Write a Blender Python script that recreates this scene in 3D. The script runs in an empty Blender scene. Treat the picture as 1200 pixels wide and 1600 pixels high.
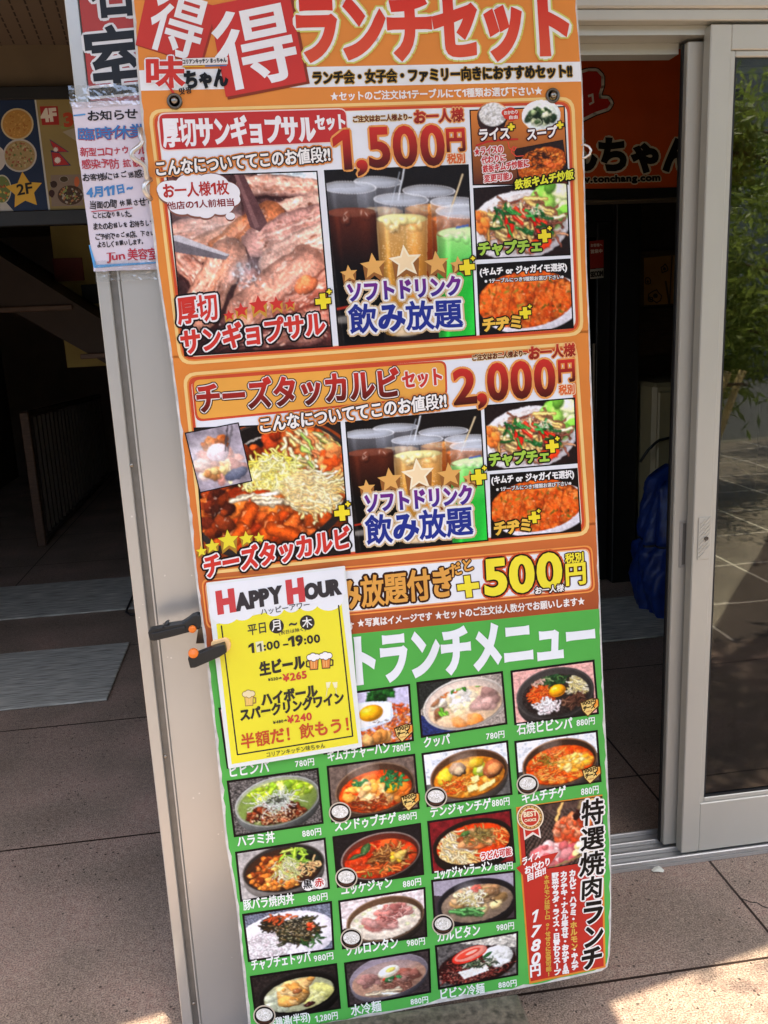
import bpy, math, random
import numpy as np
from mathutils import Matrix, Vector
from mathutils.geometry import tessellate_polygon

# ------------------------------------------------------------------ camera, world, sun, exposure
SC = bpy.context.scene
COL = SC.collection
CX, CY, FPX, CAMH = 600.0, 800.0, 1350.0, 1.5
R = np.array([[0.98913704, -0.1400158, -0.04476031],
              [-0.0745813, -0.21562892, -0.97362303],
              [0.12667099, 0.96638488, -0.22372911]])     # world -> (right, down, forward)
CAM = np.array([0.0, 0.0, CAMH])
cam_data = bpy.data.cameras.new('camera')
cam_data.sensor_fit = 'VERTICAL'
cam_data.sensor_height = 36.0
cam_data.lens = FPX / 1600 * 36
cam_data.clip_start = 0.02
cam_data.clip_end = 500
cam = bpy.data.objects.new('camera', cam_data)
COL.objects.link(cam)
cam.matrix_world = Matrix(((R[0, 0], -R[1, 0], -R[2, 0], 0), (R[0, 1], -R[1, 1], -R[2, 1], 0),
                           (R[0, 2], -R[1, 2], -R[2, 2], CAMH), (0, 0, 0, 1)))
SC.camera = cam

TO_SUN = Vector((0.20, -0.30, 0.93)).normalized()
world = bpy.data.worlds.new('World')
SC.world = world
world.use_nodes = True
wn = world.node_tree.nodes
sky = wn.new('ShaderNodeTexSky')
sky.sky_type = 'NISHITA'
sky.sun_disc = False
sky.air_density = 0.9
sky.dust_density = 3.0
sky.ozone_density = 0.4
sky.sun_elevation = math.asin(TO_SUN.z)
sky.sun_rotation = math.atan2(TO_SUN.x, TO_SUN.y)
world.node_tree.links.new(sky.outputs[0], wn['Background'].inputs[0])
wn['Background'].inputs[1].default_value = 0.15
sun_data = bpy.data.lights.new('sun', 'SUN')
sun_data.energy = 3.6
sun_data.angle = math.radians(0.5)
sun_data.color = (1.0, 0.88, 0.70)
sun = bpy.data.objects.new('sun', sun_data)
COL.objects.link(sun)
sun.rotation_euler = TO_SUN.to_track_quat('Z', 'Y').to_euler()
SC.view_settings.view_transform = 'Standard'
SC.view_settings.look = 'None'
SC.view_settings.gamma = 1
SC.view_settings.exposure = 1.74
SC.cycles.max_bounces = 8
SC.cycles.diffuse_bounces = 5

# ------------------------------------------------------------------ colour and projection helpers
def lin(c):
    if isinstance(c, str):
        c = [int(c[i:i + 2], 16) / 255 for i in (0, 2, 4)]
    c = np.asarray(c, float)
    return np.where(c <= 0.04045, c / 12.92, ((c + 0.055) / 1.055) ** 2.4)

def ray(p):
    return R.T @ np.array([p[0] - CX, p[1] - CY, FPX])

def on_y(p, y):
    r = ray(p)
    return CAM + r * (y / r[1])

def on_z(p, z=0.0):
    r = ray(p)
    return CAM + r * ((z - CAMH) / r[2])

def on_x(p, x):
    r = ray(p)
    return CAM + r * (x / r[0])

class Plane:
    """A flat printed surface: origin, x axis, z axis (up). Turns photo coordinates into its own metres."""
    def __init__(s, o, x=(1, 0, 0), z=(0, 0, 1)):
        s.o = np.array(o, float)
        s.x = np.array(x, float); s.x /= np.linalg.norm(s.x)
        z = np.array(z, float); z -= s.x * (z @ s.x)
        s.z = z / np.linalg.norm(z)
        s.y = np.cross(s.z, s.x)                # points away from the viewer
    def matrix(s):
        return Matrix([[s.x[i], s.y[i], s.z[i], s.o[i]] for i in range(3)] + [[0, 0, 0, 1]])
    def loc(s, px):
        px = np.asarray(px, float).reshape(-1, 2)
        d = np.stack([px[:, 0] - CX, px[:, 1] - CY, np.full(len(px), FPX)], 1) @ R
        t = ((s.o - CAM) @ s.y) / (d @ s.y)
        P = CAM + d * t[:, None] - s.o
        return np.stack([P @ s.x, P @ s.z], 1)
    def loc1(s, p):
        return s.loc([p])[0]

# ------------------------------------------------------------------ materials
MATS = {}
def new_mat(name):
    m = bpy.data.materials.new(name)
    m.use_nodes = True
    MATS[name] = m
    nt = m.node_tree
    return m, nt.nodes, nt.links, nt.nodes['Principled BSDF']

def mat(name, col, rough=0.5, metal=0.0, scale=12.0, amt=0.12, bump=0.0, spec=0.5, stretch=None, coat=0.0, rv=0.08):
    """Principled material whose colour and roughness drift with a noise texture."""
    m, n, l, b = new_mat(name)
    c = lin(col)
    tc = n.new('ShaderNodeTexCoord')
    mp = n.new('ShaderNodeMapping')
    if stretch: mp.inputs['Scale'].default_value = stretch
    l.new(tc.outputs['Object'], mp.inputs['Vector'])
    nz = n.new('ShaderNodeTexNoise'); nz.inputs['Scale'].default_value = scale; nz.inputs['Detail'].default_value = 6
    l.new(mp.outputs[0], nz.inputs['Vector'])
    mx = n.new('ShaderNodeMix'); mx.data_type = 'RGBA'
    mx.inputs['A'].default_value = (*np.clip(c * (1 - amt), 0, 1), 1)
    mx.inputs['B'].default_value = (*np.clip(c * (1 + amt), 0, 1), 1)
    cr = n.new('ShaderNodeMapRange'); cr.inputs['From Min'].default_value = 0.32; cr.inputs['From Max'].default_value = 0.68
    l.new(nz.outputs['Fac'], cr.inputs['Value']); l.new(cr.outputs[0], mx.inputs['Factor'])
    l.new(mx.outputs['Result'], b.inputs['Base Color'])
    mr = n.new('ShaderNodeMapRange')
    mr.inputs['To Min'].default_value = max(0.02, rough - rv); mr.inputs['To Max'].default_value = min(1, rough + rv)
    l.new(nz.outputs['Fac'], mr.inputs['Value']); l.new(mr.outputs[0], b.inputs['Roughness'])
    b.inputs['Metallic'].default_value = metal
    b.inputs['Specular IOR Level'].default_value = spec
    b.inputs['Coat Weight'].default_value = coat
    if bump:
        bp = n.new('ShaderNodeBump'); bp.inputs['Strength'].default_value = bump; bp.inputs['Distance'].default_value = 0.004
        l.new(nz.outputs['Fac'], bp.inputs['Height']); l.new(bp.outputs[0], b.inputs['Normal'])
    return m

def ink_mat(name, rough=0.4, spec=0.3, coat=0.0, wave=0.0, dirt=0.05):
    """Printed sheet: the ink colour of each point (attribute Col), with faint procedural grime."""
    m, n, l, b = new_mat(name)
    at = n.new('ShaderNodeAttribute'); at.attribute_name = 'Col'
    tc = n.new('ShaderNodeTexCoord')
    nz = n.new('ShaderNodeTexNoise'); nz.inputs['Scale'].default_value = 9; nz.inputs['Detail'].default_value = 8
    l.new(tc.outputs['Object'], nz.inputs['Vector'])
    mr = n.new('ShaderNodeMapRange'); mr.inputs['From Min'].default_value = 0.3; mr.inputs['From Max'].default_value = 0.7
    mr.inputs['To Min'].default_value = 1 - 2 * dirt; mr.inputs['To Max'].default_value = 1.0
    l.new(nz.outputs['Fac'], mr.inputs['Value'])
    mu = n.new('ShaderNodeMix'); mu.data_type = 'RGBA'; mu.blend_type = 'MULTIPLY'; mu.inputs['Factor'].default_value = 1
    l.new(at.outputs['Color'], mu.inputs['A']); l.new(mr.outputs[0], mu.inputs['B'])
    l.new(mu.outputs['Result'], b.inputs['Base Color'])
    b.inputs['Roughness'].default_value = rough
    b.inputs['Specular IOR Level'].default_value = spec
    b.inputs['Coat Weight'].default_value = coat; b.inputs['Coat Roughness'].default_value = 0.15
    if wave:
        n2 = n.new('ShaderNodeTexNoise'); n2.inputs['Scale'].default_value = 14; n2.inputs['Detail'].default_value = 3
        l.new(tc.outputs['Object'], n2.inputs['Vector'])
        bp = n.new('ShaderNodeBump'); bp.inputs['Strength'].default_value = wave; bp.inputs['Distance'].default_value = 0.01
        l.new(n2.outputs['Fac'], bp.inputs['Height']); l.new(bp.outputs[0], b.inputs['Normal'])
    return m

# ------------------------------------------------------------------ objects
def empty(name, label=None, cat=None, loc=(0, 0, 0), group=None, matrix=None):
    o = bpy.data.objects.new(name, None)
    o.empty_display_size = 0.05
    COL.objects.link(o)
    if matrix is not None: o.matrix_world = matrix
    else: o.location = loc
    return tag(o, label, cat, group)

def tag(o, label=None, cat=None, group=None, kind=None):
    if label: o['label'] = label
    if cat: o['category'] = cat
    if group: o['group'] = group
    if kind: o['kind'] = kind
    return o

def copy_tree(o, parent=None):
    c = o.copy(); COL.objects.link(c)
    if parent is not None: c.parent = parent
    for ch in list(o.children): copy_tree(ch, c)
    return c

class MB:
    """Collects boxes, tubes and prisms into one mesh."""
    def __init__(s): s.v = []; s.f = []; s.mi = []; s.cur = 0
    def add(s, vs, fs):
        b = len(s.v); s.v += [tuple(float(c) for c in v) for v in vs]
        s.f += [tuple(i + b for i in f) for f in fs]; s.mi += [s.cur] * len(fs); return s
    def box(s, x0, x1, y0, y1, z0, z1):
        return s.add([(x0, y0, z0), (x1, y0, z0), (x1, y1, z0), (x0, y1, z0), (x0, y0, z1), (x1, y0, z1), (x1, y1, z1), (x0, y1, z1)],
                     [(0, 3, 2, 1), (4, 5, 6, 7), (0, 1, 5, 4), (1, 2, 6, 5), (2, 3, 7, 6), (3, 0, 4, 7)])
    def bbox(s, x0, x1, y0, y1, z0, z1, r=0.004):
        """box with chamfered edges"""
        r = min(r, (x1 - x0) * .45, (y1 - y0) * .45, (z1 - z0) * .45)
        vs = []
        for z, k in ((z0, r), (z0 + r, 0), (z1 - r, 0), (z1, r)):
            q = k
            vs += [(x0 + r + 0, y0 + q, z), (x1 - r, y0 + q, z), (x1 - q, y0 + r, z), (x1 - q, y1 - r, z),
                   (x1 - r, y1 - q, z), (x0 + r, y1 - q, z), (x0 + q, y1 - r, z), (x0 + q, y0 + r, z)]
        fs = [tuple(range(7, -1, -1)), tuple(range(24, 32))]
        for k in range(3):
            for i in range(8):
                j = (i + 1) % 8
                fs.append((k * 8 + i, k * 8 + j, k * 8 + 8 + j, k * 8 + 8 + i))
        return s.add(vs, fs)
    def prism(s, poly, lo, hi, axis='z'):
        """polygon in the two remaining axes, extruded along axis from lo to hi"""
        def P(a, b, c):
            return {'z': (a, b, c), 'y': (a, c, b), 'x': (c, a, b)}[axis]
        n = len(poly)
        vs = [P(a, b, lo) for a, b in poly] + [P(a, b, hi) for a, b in poly]
        tri = tessellate_polygon([[Vector((a, b, 0)) for a, b in poly]])
        fs = [tuple(reversed(t)) for t in tri] + [tuple(i + n for i in t) for t in tri]
        fs += [(i, (i + 1) % n, (i + 1) % n + n, i + n) for i in range(n)]
        return s.add(vs, fs)
    def tube(s, pts, r, seg=8, close=False, cap=True):
        pts = [Vector(p) for p in pts]; n = len(pts)
        rs = r if isinstance(r, (list, tuple)) else [r] * n
        vs = []; up = Vector((0.3, 0.2, 0.93))
        for i, p in enumerate(pts):
            a = pts[(i - 1) % n] if (close or i) else p
            c = pts[(i + 1) % n] if (close or i < n - 1) else p
            t = (c - a).normalized()
            u = t.cross(up)
            if u.length < 1e-4: u = t.cross(Vector((1, 0, 0)))
            u.normalize(); w = t.cross(u)
            up = -w
            for k in range(seg):
                an = 2 * math.pi * k / seg
                vs.append(p + (u * math.cos(an) + w * math.sin(an)) * rs[i])
        fs = []
        for i in range(n if close else n - 1):
            for k in range(seg):
                j = (i + 1) % n
                fs.append((i * seg + k, i * seg + (k + 1) % seg, j * seg + (k + 1) % seg, j * seg + k))
        if cap and not close:
            fs += [tuple(range(seg - 1, -1, -1)), tuple((n - 1) * seg + k for k in range(seg))]
        return s.add(vs, fs)
    def lathe(s, prof, seg=20, c=(0, 0, 0), axis='y'):
        """profile of (radius, height) turned round the axis"""
        vs = []
        for r, h in prof:
            for k in range(seg):
                a = 2 * math.pi * k / seg; x, z = r * math.cos(a), r * math.sin(a)
                q = (x, h, z) if axis == 'y' else (x, z, h) if axis == 'z' else (h, x, z)
                vs.append((c[0] + q[0], c[1] + q[1], c[2] + q[2]))
        fs = []
        for i in range(len(prof) - 1):
            for k in range(seg):
                fs.append((i * seg + k, i * seg + (k + 1) % seg, (i + 1) * seg + (k + 1) % seg, (i + 1) * seg + k))
        fs += [tuple(range(seg)), tuple((len(prof) - 1) * seg + k for k in reversed(range(seg)))]
        return s.add(vs, fs)
    def build(s, name, ms, parent=None, smooth=False, label=None):
        me = bpy.data.meshes.new(name)
        me.from_pydata(s.v, [], s.f); me.validate()
        for m in (ms if isinstance(ms, (list, tuple)) else [ms]): me.materials.append(m)
        if isinstance(ms, (list, tuple)):
            for p, i in zip(me.polygons, s.mi): p.material_index = i
        import bmesh
        b = bmesh.new(); b.from_mesh(me); bmesh.ops.recalc_face_normals(b, faces=b.faces); b.to_mesh(me); b.free()
        if smooth:
            for p in me.polygons: p.use_smooth = True
        o = bpy.data.objects.new(name, me); COL.objects.link(o)
        if parent is not None: o.parent = parent
        if label: o['label'] = label
        return o

def structure(name, mb, m, **k):
    return tag(mb.build(name, m, **k), kind='structure')

# ------------------------------------------------------------------ printed graphics
GLYPH = {}
_tc = bpy.data.curves.new('glyph_source', 'FONT'); _tc.resolution_u = 4
_to = bpy.data.objects.new('glyph_source', _tc)
def glyph(ch):
    """outline mesh of one character: (verts Nx2, faces, boundary edges, advance)"""
    if ch in GLYPH: return GLYPH[ch]
    _tc.body = ch
    if ch == '1':                               # a one with a flag
        v = np.array([(.22, 0), (.335, 0), (.335, .70), (.24, .70), (0, .56), (0, .455), (.22, .575)])
        GLYPH[ch] = (v + [.05, 0], [(0, 1, 2, 6), (6, 2, 3), (6, 3, 4, 5)], [(i, (i + 1) % 7) for i in range(7)], .48)
        return GLYPH[ch]
    me = bpy.data.meshes.new_from_object(_to)
    v = np.array([(a.co.x, a.co.y) for a in me.vertices]).reshape(-1, 2)
    f = [tuple(p.vertices) for p in me.polygons]
    cnt = {}
    for p in me.polygons:
        for k in p.edge_keys: cnt[k] = cnt.get(k, 0) + 1
    e = []
    for q in f:                                 # boundary edges, ink on their left
        ar = sum(v[q[i]][0] * v[q[(i + 1) % len(q)]][1] - v[q[(i + 1) % len(q)]][0] * v[q[i]][1] for i in range(len(q)))
        qq = q if ar >= 0 else q[::-1]
        for i in range(len(qq)):
            k = (qq[i], qq[(i + 1) % len(qq)])
            if cnt[tuple(sorted(k))] == 1: e.append(k)
    bpy.data.meshes.remove(me)
    wide = ord(ch) > 0x2000 and ch != '~'
    if len(v) and not wide:
        v = v - [v[:, 0].min() - .05, 0]; adv = v[:, 0].max() + 0.07
    elif ch == ' ': adv = 0.35
    elif ch in '!?()': adv = 0.5
    else: adv = 1.0
    GLYPH[ch] = (v, f, e, adv)
    return GLYPH[ch]

VP_UP = np.array([1190.0, 8570.0])
LSTEP = 0.00028
class Ink:
    def __init__(s, plane): s.pl = plane; s.V = []; s.F = []; s.C = []; s.n = 0
    def raw(s, px, faces, col, layer, jit=None):
        """px Nx2 photo points; faces list of index tuples; col one colour or Nx3 linear"""
        uv = s.pl.loc(px); N = len(uv); s.calls = getattr(s, 'calls', 0) + 1
        y = np.full(N, -(layer + 1) * LSTEP - (s.calls % 30) * 4e-6)
        if jit is not None: y = y - jit
        s.V.append(np.stack([uv[:, 0], y, uv[:, 1]], 1))
        c = np.asarray(lin(col) if isinstance(col, str) else col, float)
        s.C.append(np.broadcast_to(c, (N, 3)))
        s.F += [tuple(i + s.n for i in f) for f in faces]
        s.n += N
    def poly(s, px, col, layer=0, grad=None):
        """filled polygon; grad=(colour at top, colour at bottom)"""
        px = np.asarray(px, float)
        tri = tessellate_polygon([[Vector((a, b, 0)) for a, b in px]])
        if grad is not None:
            t = (px[:, 1] - px[:, 1].min()) / max(1e-6, np.ptp(px[:, 1]))
            col = lin(grad[0])[None] * (1 - t[:, None]) + lin(grad[1])[None] * t[:, None]
        s.raw(px, tri, col, layer)
    def line(s, pts, w, col, layer=0, close=False):
        pts = np.asarray(pts, float); n = len(pts)
        e = [(i, (i + 1) % n) for i in range(n if close else n - 1)]
        s.stroke(pts, e, w / 2, col, layer)
    def stroke(s, v, e, w, col, layer, cols=None):
        """thick round-jointed lines of half width w along edges e of points v"""
        if not len(e) or w <= 0: return
        e = np.asarray(e); a, b = v[e[:, 0]], v[e[:, 1]]
        d = b - a; L = np.linalg.norm(d, axis=1, keepdims=True); ok = L[:, 0] > 1e-6
        a, b, d, L = a[ok], b[ok], d[ok], L[ok]; ee = e[ok]
        nrm = np.stack([-d[:, 1], d[:, 0]], 1) / L * w
        Q = np.stack([a + nrm, b + nrm, b - nrm, a - nrm], 1).reshape(-1, 2)
        m = len(a)
        F = [(4 * i, 4 * i + 1, 4 * i + 2, 4 * i + 3) for i in range(m)]
        used = np.unique(ee); k = len(used)
        ang = np.arange(6) * math.pi / 3
        H = (v[used][:, None] + np.stack([np.cos(ang), np.sin(ang)], 1)[None] * w).reshape(-1, 2)
        o = 4 * m
        for i in range(k):
            q = o + 6 * i
            F.append((q, q + 1, q + 2, q + 3)); F.append((q, q + 3, q + 4, q + 5))
        jq = np.repeat(np.linspace(0, 0.00010, m), 4); jh = np.repeat(np.linspace(0, 0.00010, max(k, 1))[:k], 6)
        c = col
        if cols is not None:
            c = np.concatenate([np.stack([cols[ee[:, 0]], cols[ee[:, 1]], cols[ee[:, 1]], cols[ee[:, 0]]], 1).reshape(-1, 3),
                                np.repeat(cols[used], 6, 0)])
        s.raw(np.concatenate([Q, H]), F, c, layer, np.concatenate([jq, jh]))
    def text(s, body, p0, p1, h, col, bold=0.0, outl=(), layer=4, up=None, skew=0.0, jitter=0.0, vertical=False, seed=1, taper=1.0):
        """body between baseline points p0 and p1 (photo units), inked height h. col may be (top, bottom).
        outl: (half width, colour) from the outermost in. vertical: p0 top, p1 bottom, h is the column width."""
        rnd = random.Random(seed)
        vs, fs, es, x, n, kb = [], [], [], 0.0, 0, []
        for ch in body:
            v, f, e, adv = glyph(ch)
            if len(v):
                v = v.copy()
                if jitter:
                    c = v.mean(0); an = rnd.uniform(-1, 1) * jitter
                    v = (v - c) @ np.array([[math.cos(an), math.sin(an)], [-math.sin(an), math.cos(an)]]) * (1 + rnd.uniform(-1, 1) * jitter) + c
                    v[:, 1] += rnd.uniform(-.3, .3) * jitter
                if vertical:
                    if adv < 1: v = v + [(1 - adv) / 2, 0]
                    if ch == 'ー': c = v.mean(0); v = np.stack([(v[:, 1] - c[1]) + .5, -(v[:, 0] - c[0]) + .38], 1)
                    vs.append(v + [0, -x]); adv = 1.0 if adv >= 1 else 0.8
                else: vs.append(v + [x, 0])
                kb += [(.62 if len(e) > 75 else .8) if ord(ch) >= 0x4e00 else 1.0] * len(v); fs += [tuple(i + n for i in q) for q in f]; es += [(a + n, b + n) for a, b in e]; n += len(v)
            x += adv
        if not vs: return
        v = np.concatenate(vs)
        p0, p1 = np.array(p0, float), np.array(p1, float)
        lo, hi = v.min(0), v.max(0)
        if vertical:
            lo[0], hi[0] = min(lo[0], 0.04), max(hi[0], 0.96)
            t = (hi[1] - v[:, 1]) / (hi[1] - lo[1]); w = (v[:, 0] - (lo[0] + hi[0]) / 2) / (hi[0] - lo[0])
            d = (p1 - p0) / np.linalg.norm(p1 - p0); sd = np.array([1.0, -0.115 - skew])
            P = p0 + (p1 - p0) * t[:, None] + sd * (w * h)[:, None]
            gy = 1 - t
        else:
            gx = (v[:, 0] - lo[0]) / max(1e-6, hi[0] - lo[0]); gy = (v[:, 1] - lo[1]) / max(1e-6, hi[1] - lo[1])
            mid = (p0 + p1) / 2
            if up is None: up = mid - VP_UP
            up = np.array(up, float); up /= np.linalg.norm(up)
            along = (p1 - p0) / np.linalg.norm(p1 - p0)
            hh = h * (1 + (taper - 1) * gx)
            P = p0 + (p1 - p0) * gx[:, None] + up * (hh * gy)[:, None] + along * (skew * h * gy)[:, None]
        cols = None
        if isinstance(col, tuple):
            cols = lin(col[0])[None] * gy[:, None] + lin(col[1])[None] * (1 - gy[:, None])
        es = np.array(es)
        for i, (w, c) in enumerate(outl):
            s.stroke(P, es, w, c, layer + i)
        L = layer + len(outl)
        if bold:                                # heavier weight: push the outline out, corners kept sharp
            d = P[es[:, 1]] - P[es[:, 0]]; d /= np.linalg.norm(d, axis=1, keepdims=True) + 1e-9
            nr = np.stack([-d[:, 1], d[:, 0]], 1); N1, N2 = np.zeros_like(P), np.zeros_like(P)
            N1[es[:, 0]] = nr; N2[es[:, 1]] = nr
            den = 1 + (N1 * N2).sum(1, keepdims=True)
            P = P + bold * np.array(kb)[:, None] * (N1 + N2) / np.maximum(den, .55)
        flat = [i for q in fs for i in q]; F2, o = [], 0
        for q in fs: F2.append(tuple(range(o, o + len(q)))); o += len(q)
        jit = np.repeat(np.linspace(0, 6e-5, len(fs)), [len(q) for q in fs])
        s.raw(P[flat], F2, col if cols is None else cols[flat], L + .45, jit)
    def circle(s, c, rx, ry, col, layer, n=28, rot=0.0):
        a = np.arange(n) * 2 * math.pi / n; cr, sr = math.cos(rot), math.sin(rot)
        x, y = rx * np.cos(a), ry * np.sin(a)
        s.raw(np.stack([c[0] + x * cr - y * sr, c[1] + x * sr + y * cr], 1), [tuple(range(n))], col, layer)
    def star(s, c, r, col, layer, rot=-0.12, k=0.45, n=5):
        a = -math.pi / 2 + rot + np.arange(2 * n) * math.pi / n
        q = np.where(np.arange(2 * n) % 2 == 0, r, r * k)
        s.poly(np.stack([c[0] + q * np.cos(a), c[1] + q * np.sin(a)], 1), col, layer)
    def plus(s, c, r, col='f5e032', out='2a2010', layer=9, rot=-0.1, w=0.36):
        cr, sr = math.cos(rot), math.sin(rot)
        for k, (g, cc) in enumerate(((1.6, out), (0, col))):
            for (a, b) in ((r, r * w), (r * w, r)):
                a, b = a + g, b + g
                q = [(c[0] + x * cr - y * sr, c[1] + x * sr + y * cr) for x, y in ((-a, -b), (a, -b), (a, b), (-a, b))]
                s.poly(q, cc, layer + k + (0.2 if a > b else 0))
    def picture(s, quad, img, layer):
        """vertex-coloured grid: img HxWx3 sRGB floats laid over the quad TL,TR,BR,BL"""
        q = np.asarray(quad, float); H, W = img.shape[:2]
        u = (np.arange(W)) / (W - 1); v = (np.arange(H)) / (H - 1)
        U, Vv = np.meshgrid(u, v)
        P = (q[0] * ((1 - U) * (1 - Vv))[..., None] + q[1] * (U * (1 - Vv))[..., None] + q[2] * (U * Vv)[..., None] + q[3] * ((1 - U) * Vv)[..., None]).reshape(-1, 2)
        idx = np.arange(H * W).reshape(H, W)
        F = np.stack([idx[:-1, :-1], idx[1:, :-1], idx[1:, 1:], idx[:-1, 1:]], -1).reshape(-1, 4)
        s.raw(P, F.tolist(), lin(np.clip(img, 0, 1).reshape(-1, 3)), layer)
    def build(s, name, m, parent=None, label=None):
        V = np.concatenate(s.V); C = np.concatenate(s.C)
        me = bpy.data.meshes.new(name)
        me.vertices.add(len(V)); me.vertices.foreach_set('co', V.astype(np.float32).ravel())
        ln = np.array([len(f) for f in s.F], np.int32)
        flat = np.fromiter((i for f in s.F for i in f), np.int32, int(ln.sum()))
        me.loops.add(len(flat)); me.loops.foreach_set('vertex_index', flat)
        me.polygons.add(len(ln)); me.polygons.foreach_set('loop_start', np.concatenate([[0], np.cumsum(ln)[:-1]]).astype(np.int32))
        at = me.color_attributes.new('Col', 'FLOAT_COLOR', 'POINT')
        at.data.foreach_set('color', np.concatenate([C, np.ones((len(C), 1))], 1).astype(np.float32).ravel())
        me.materials.append(m)
        me.update(calc_edges=True)
        me.validate()
        o = bpy.data.objects.new(name, me); COL.objects.link(o)
        if parent is not None: o.parent = parent
        if label: o['label'] = label
        return o

def rquad(q, r, n=5):
    """corners of a quad rounded by r (one number or four)"""
    q = np.asarray(q, float); r = [r] * 4 if not isinstance(r, (list, tuple)) else r
    out = []
    for i in range(4):
        c, a, b = q[i], q[i - 1], q[(i + 1) % 4]
        u = (a - c) / np.linalg.norm(a - c) * r[i]; w = (b - c) / np.linalg.norm(b - c) * r[i]
        if r[i] <= 0: out.append(c); continue
        for t in np.linspace(0, 1, n):
            out.append((1 - t) ** 2 * (c + u) + 2 * t * (1 - t) * c + t * t * (c + w))
    return np.array(out)

def inset(q, d):
    q = np.asarray(q, float); o = []
    for i in range(4):
        u = q[i - 1] - q[i]; w = q[(i + 1) % 4] - q[i]
        o.append(q[i] + u / np.linalg.norm(u) * d + w / np.linalg.norm(w) * d)
    return np.array(o)

# ------------------------------------------------------------------ print and metal materials
INK = ink_mat('printed_board', 0.42, 0.16, 0.0, 0.14, 0.06)
LAM = ink_mat('laminated_print', 0.25, 0.45, 0.25, 0.10, 0.03)
PAPER = ink_mat('paper_print', 0.6, 0.25, 0.0, 0.5, 0.05)
SIGN = ink_mat('sign_print', 0.45, 0.3, 0.0, 0.05, 0.08)
BOARD_WHITE = mat('board_core', 'c9c6c0', 0.6, 0, 40, .25, .2)
STEEL = mat('steel', '9a948a', 0.28, 1.0, 20, .15)
WIRE = mat('bright_wire', 'd2cec6', 0.3, .8, 40, .15)
DARK_STEEL = mat('dark_steel', '6a6258', 0.32, 1.0, 30, .25)
BLACK_PLASTIC = mat('black_plastic', '1b1c1c', 0.42, 0, 60, .15, .05)
ORANGE_PLASTIC = mat('orange_plastic', 'f07c20', 0.4, 0, 30, .08)

rw = random.Random(4)

# ------------------------------------------------------------------ setting materials
def tile_mat(name, c0, c1, sx, ox, sy, oy, jw, jcol, rough=0.55, pits=True):
    """large paving slabs: joints at ox + k*sx and oy + k*sy, speckled stone between"""
    m, n, l, b = new_mat(name)
    tc = n.new('ShaderNodeTexCoord'); sp = n.new('ShaderNodeSeparateXYZ'); l.new(tc.outputs['Object'], sp.inputs[0])
    def M(op, a, c=None):
        q = n.new('ShaderNodeMath'); q.operation = op
        for i, v in enumerate((a, c)):
            if v is None: continue
            if hasattr(v, 'links'): l.new(v, q.inputs[i])
            else: q.inputs[i].default_value = v
        return q.outputs[0]
    def joint(axis, s, o):
        f = M('FRACT', M('DIVIDE', M('SUBTRACT', sp.outputs[axis], o - 60 * s), s))
        d = M('MULTIPLY', M('MINIMUM', f, M('SUBTRACT', 1.0, f)), s)
        return M('LESS_THAN', d, jw / 2)
    j = M('MAXIMUM', joint(0, sx, ox), joint(1, sy, oy))
    def noise(sc, det=8):
        q = n.new('ShaderNodeTexNoise'); q.inputs['Scale'].default_value = sc; q.inputs['Detail'].default_value = det
        l.new(tc.outputs['Object'], q.inputs['Vector']); return q
    def ramp(src, *stops):
        r = n.new('ShaderNodeValToRGB'); e = r.color_ramp.elements
        while len(e) < len(stops): e.new(.5)
        for q, (p, c) in zip(e, stops): q.position = p; q.color = (*lin(c), 1)
        l.new(src, r.inputs[0]); return r.outputs[0]
    def mix(t, fac, A, B):
        q = n.new('ShaderNodeMix'); q.data_type = 'RGBA'; q.blend_type = t
        for nm, v in (('Factor', fac), ('A', A), ('B', B)):
            if hasattr(v, 'links'): l.new(v, q.inputs[nm])
            elif isinstance(v, str): q.inputs[nm].default_value = (*lin(v), 1)
            else: q.inputs[nm].default_value = v
        return q.outputs['Result']
    big = noise(3.2, 6); mid = noise(62, 8); fine = noise(260, 4)
    c = ramp(big.outputs['Fac'], (.32, c0), (.7, c1))
    c = mix('OVERLAY', .55, c, ramp(mid.outputs['Fac'], (.3, '5a5a5a'), (.7, 'a6a4a2')))
    c = mix('OVERLAY', .85, c, ramp(fine.outputs['Fac'], (.3, '3a3a3a'), (.7, 'c8c8c8')))
    if pits:
        v = n.new('ShaderNodeTexVoronoi'); v.inputs['Scale'].default_value = 42; l.new(tc.outputs['Object'], v.inputs['Vector'])
        cl = noise(5, 3)
        k = M('MULTIPLY', M('LESS_THAN', v.outputs['Distance'], .14), M('GREATER_THAN', cl.outputs['Fac'], .5))
        v2 = n.new('ShaderNodeTexVoronoi'); v2.inputs['Scale'].default_value = 95; l.new(tc.outputs['Object'], v2.inputs['Vector'])
        k2 = M('MULTIPLY', M('LESS_THAN', v2.outputs['Distance'], .16), M('GREATER_THAN', mid.outputs['Fac'], .55))
        c = mix('MIX', M('MULTIPLY', M('MAXIMUM', k, k2), .75), c, '1c1713')
    c = mix('MIX', j, c, jcol)
    l.new(c, b.inputs['Base Color']); b.inputs['Roughness'].default_value = rough; b.inputs['Specular IOR Level'].default_value = .35
    bp = n.new('ShaderNodeBump'); bp.inputs['Strength'].default_value = .35; bp.inputs['Distance'].default_value = .002
    l.new(M('SUBTRACT', fine.outputs['Fac'], M('MULTIPLY', j, 2.0)), bp.inputs['Height']); l.new(bp.outputs[0], b.inputs['Normal'])
    return m

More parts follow.
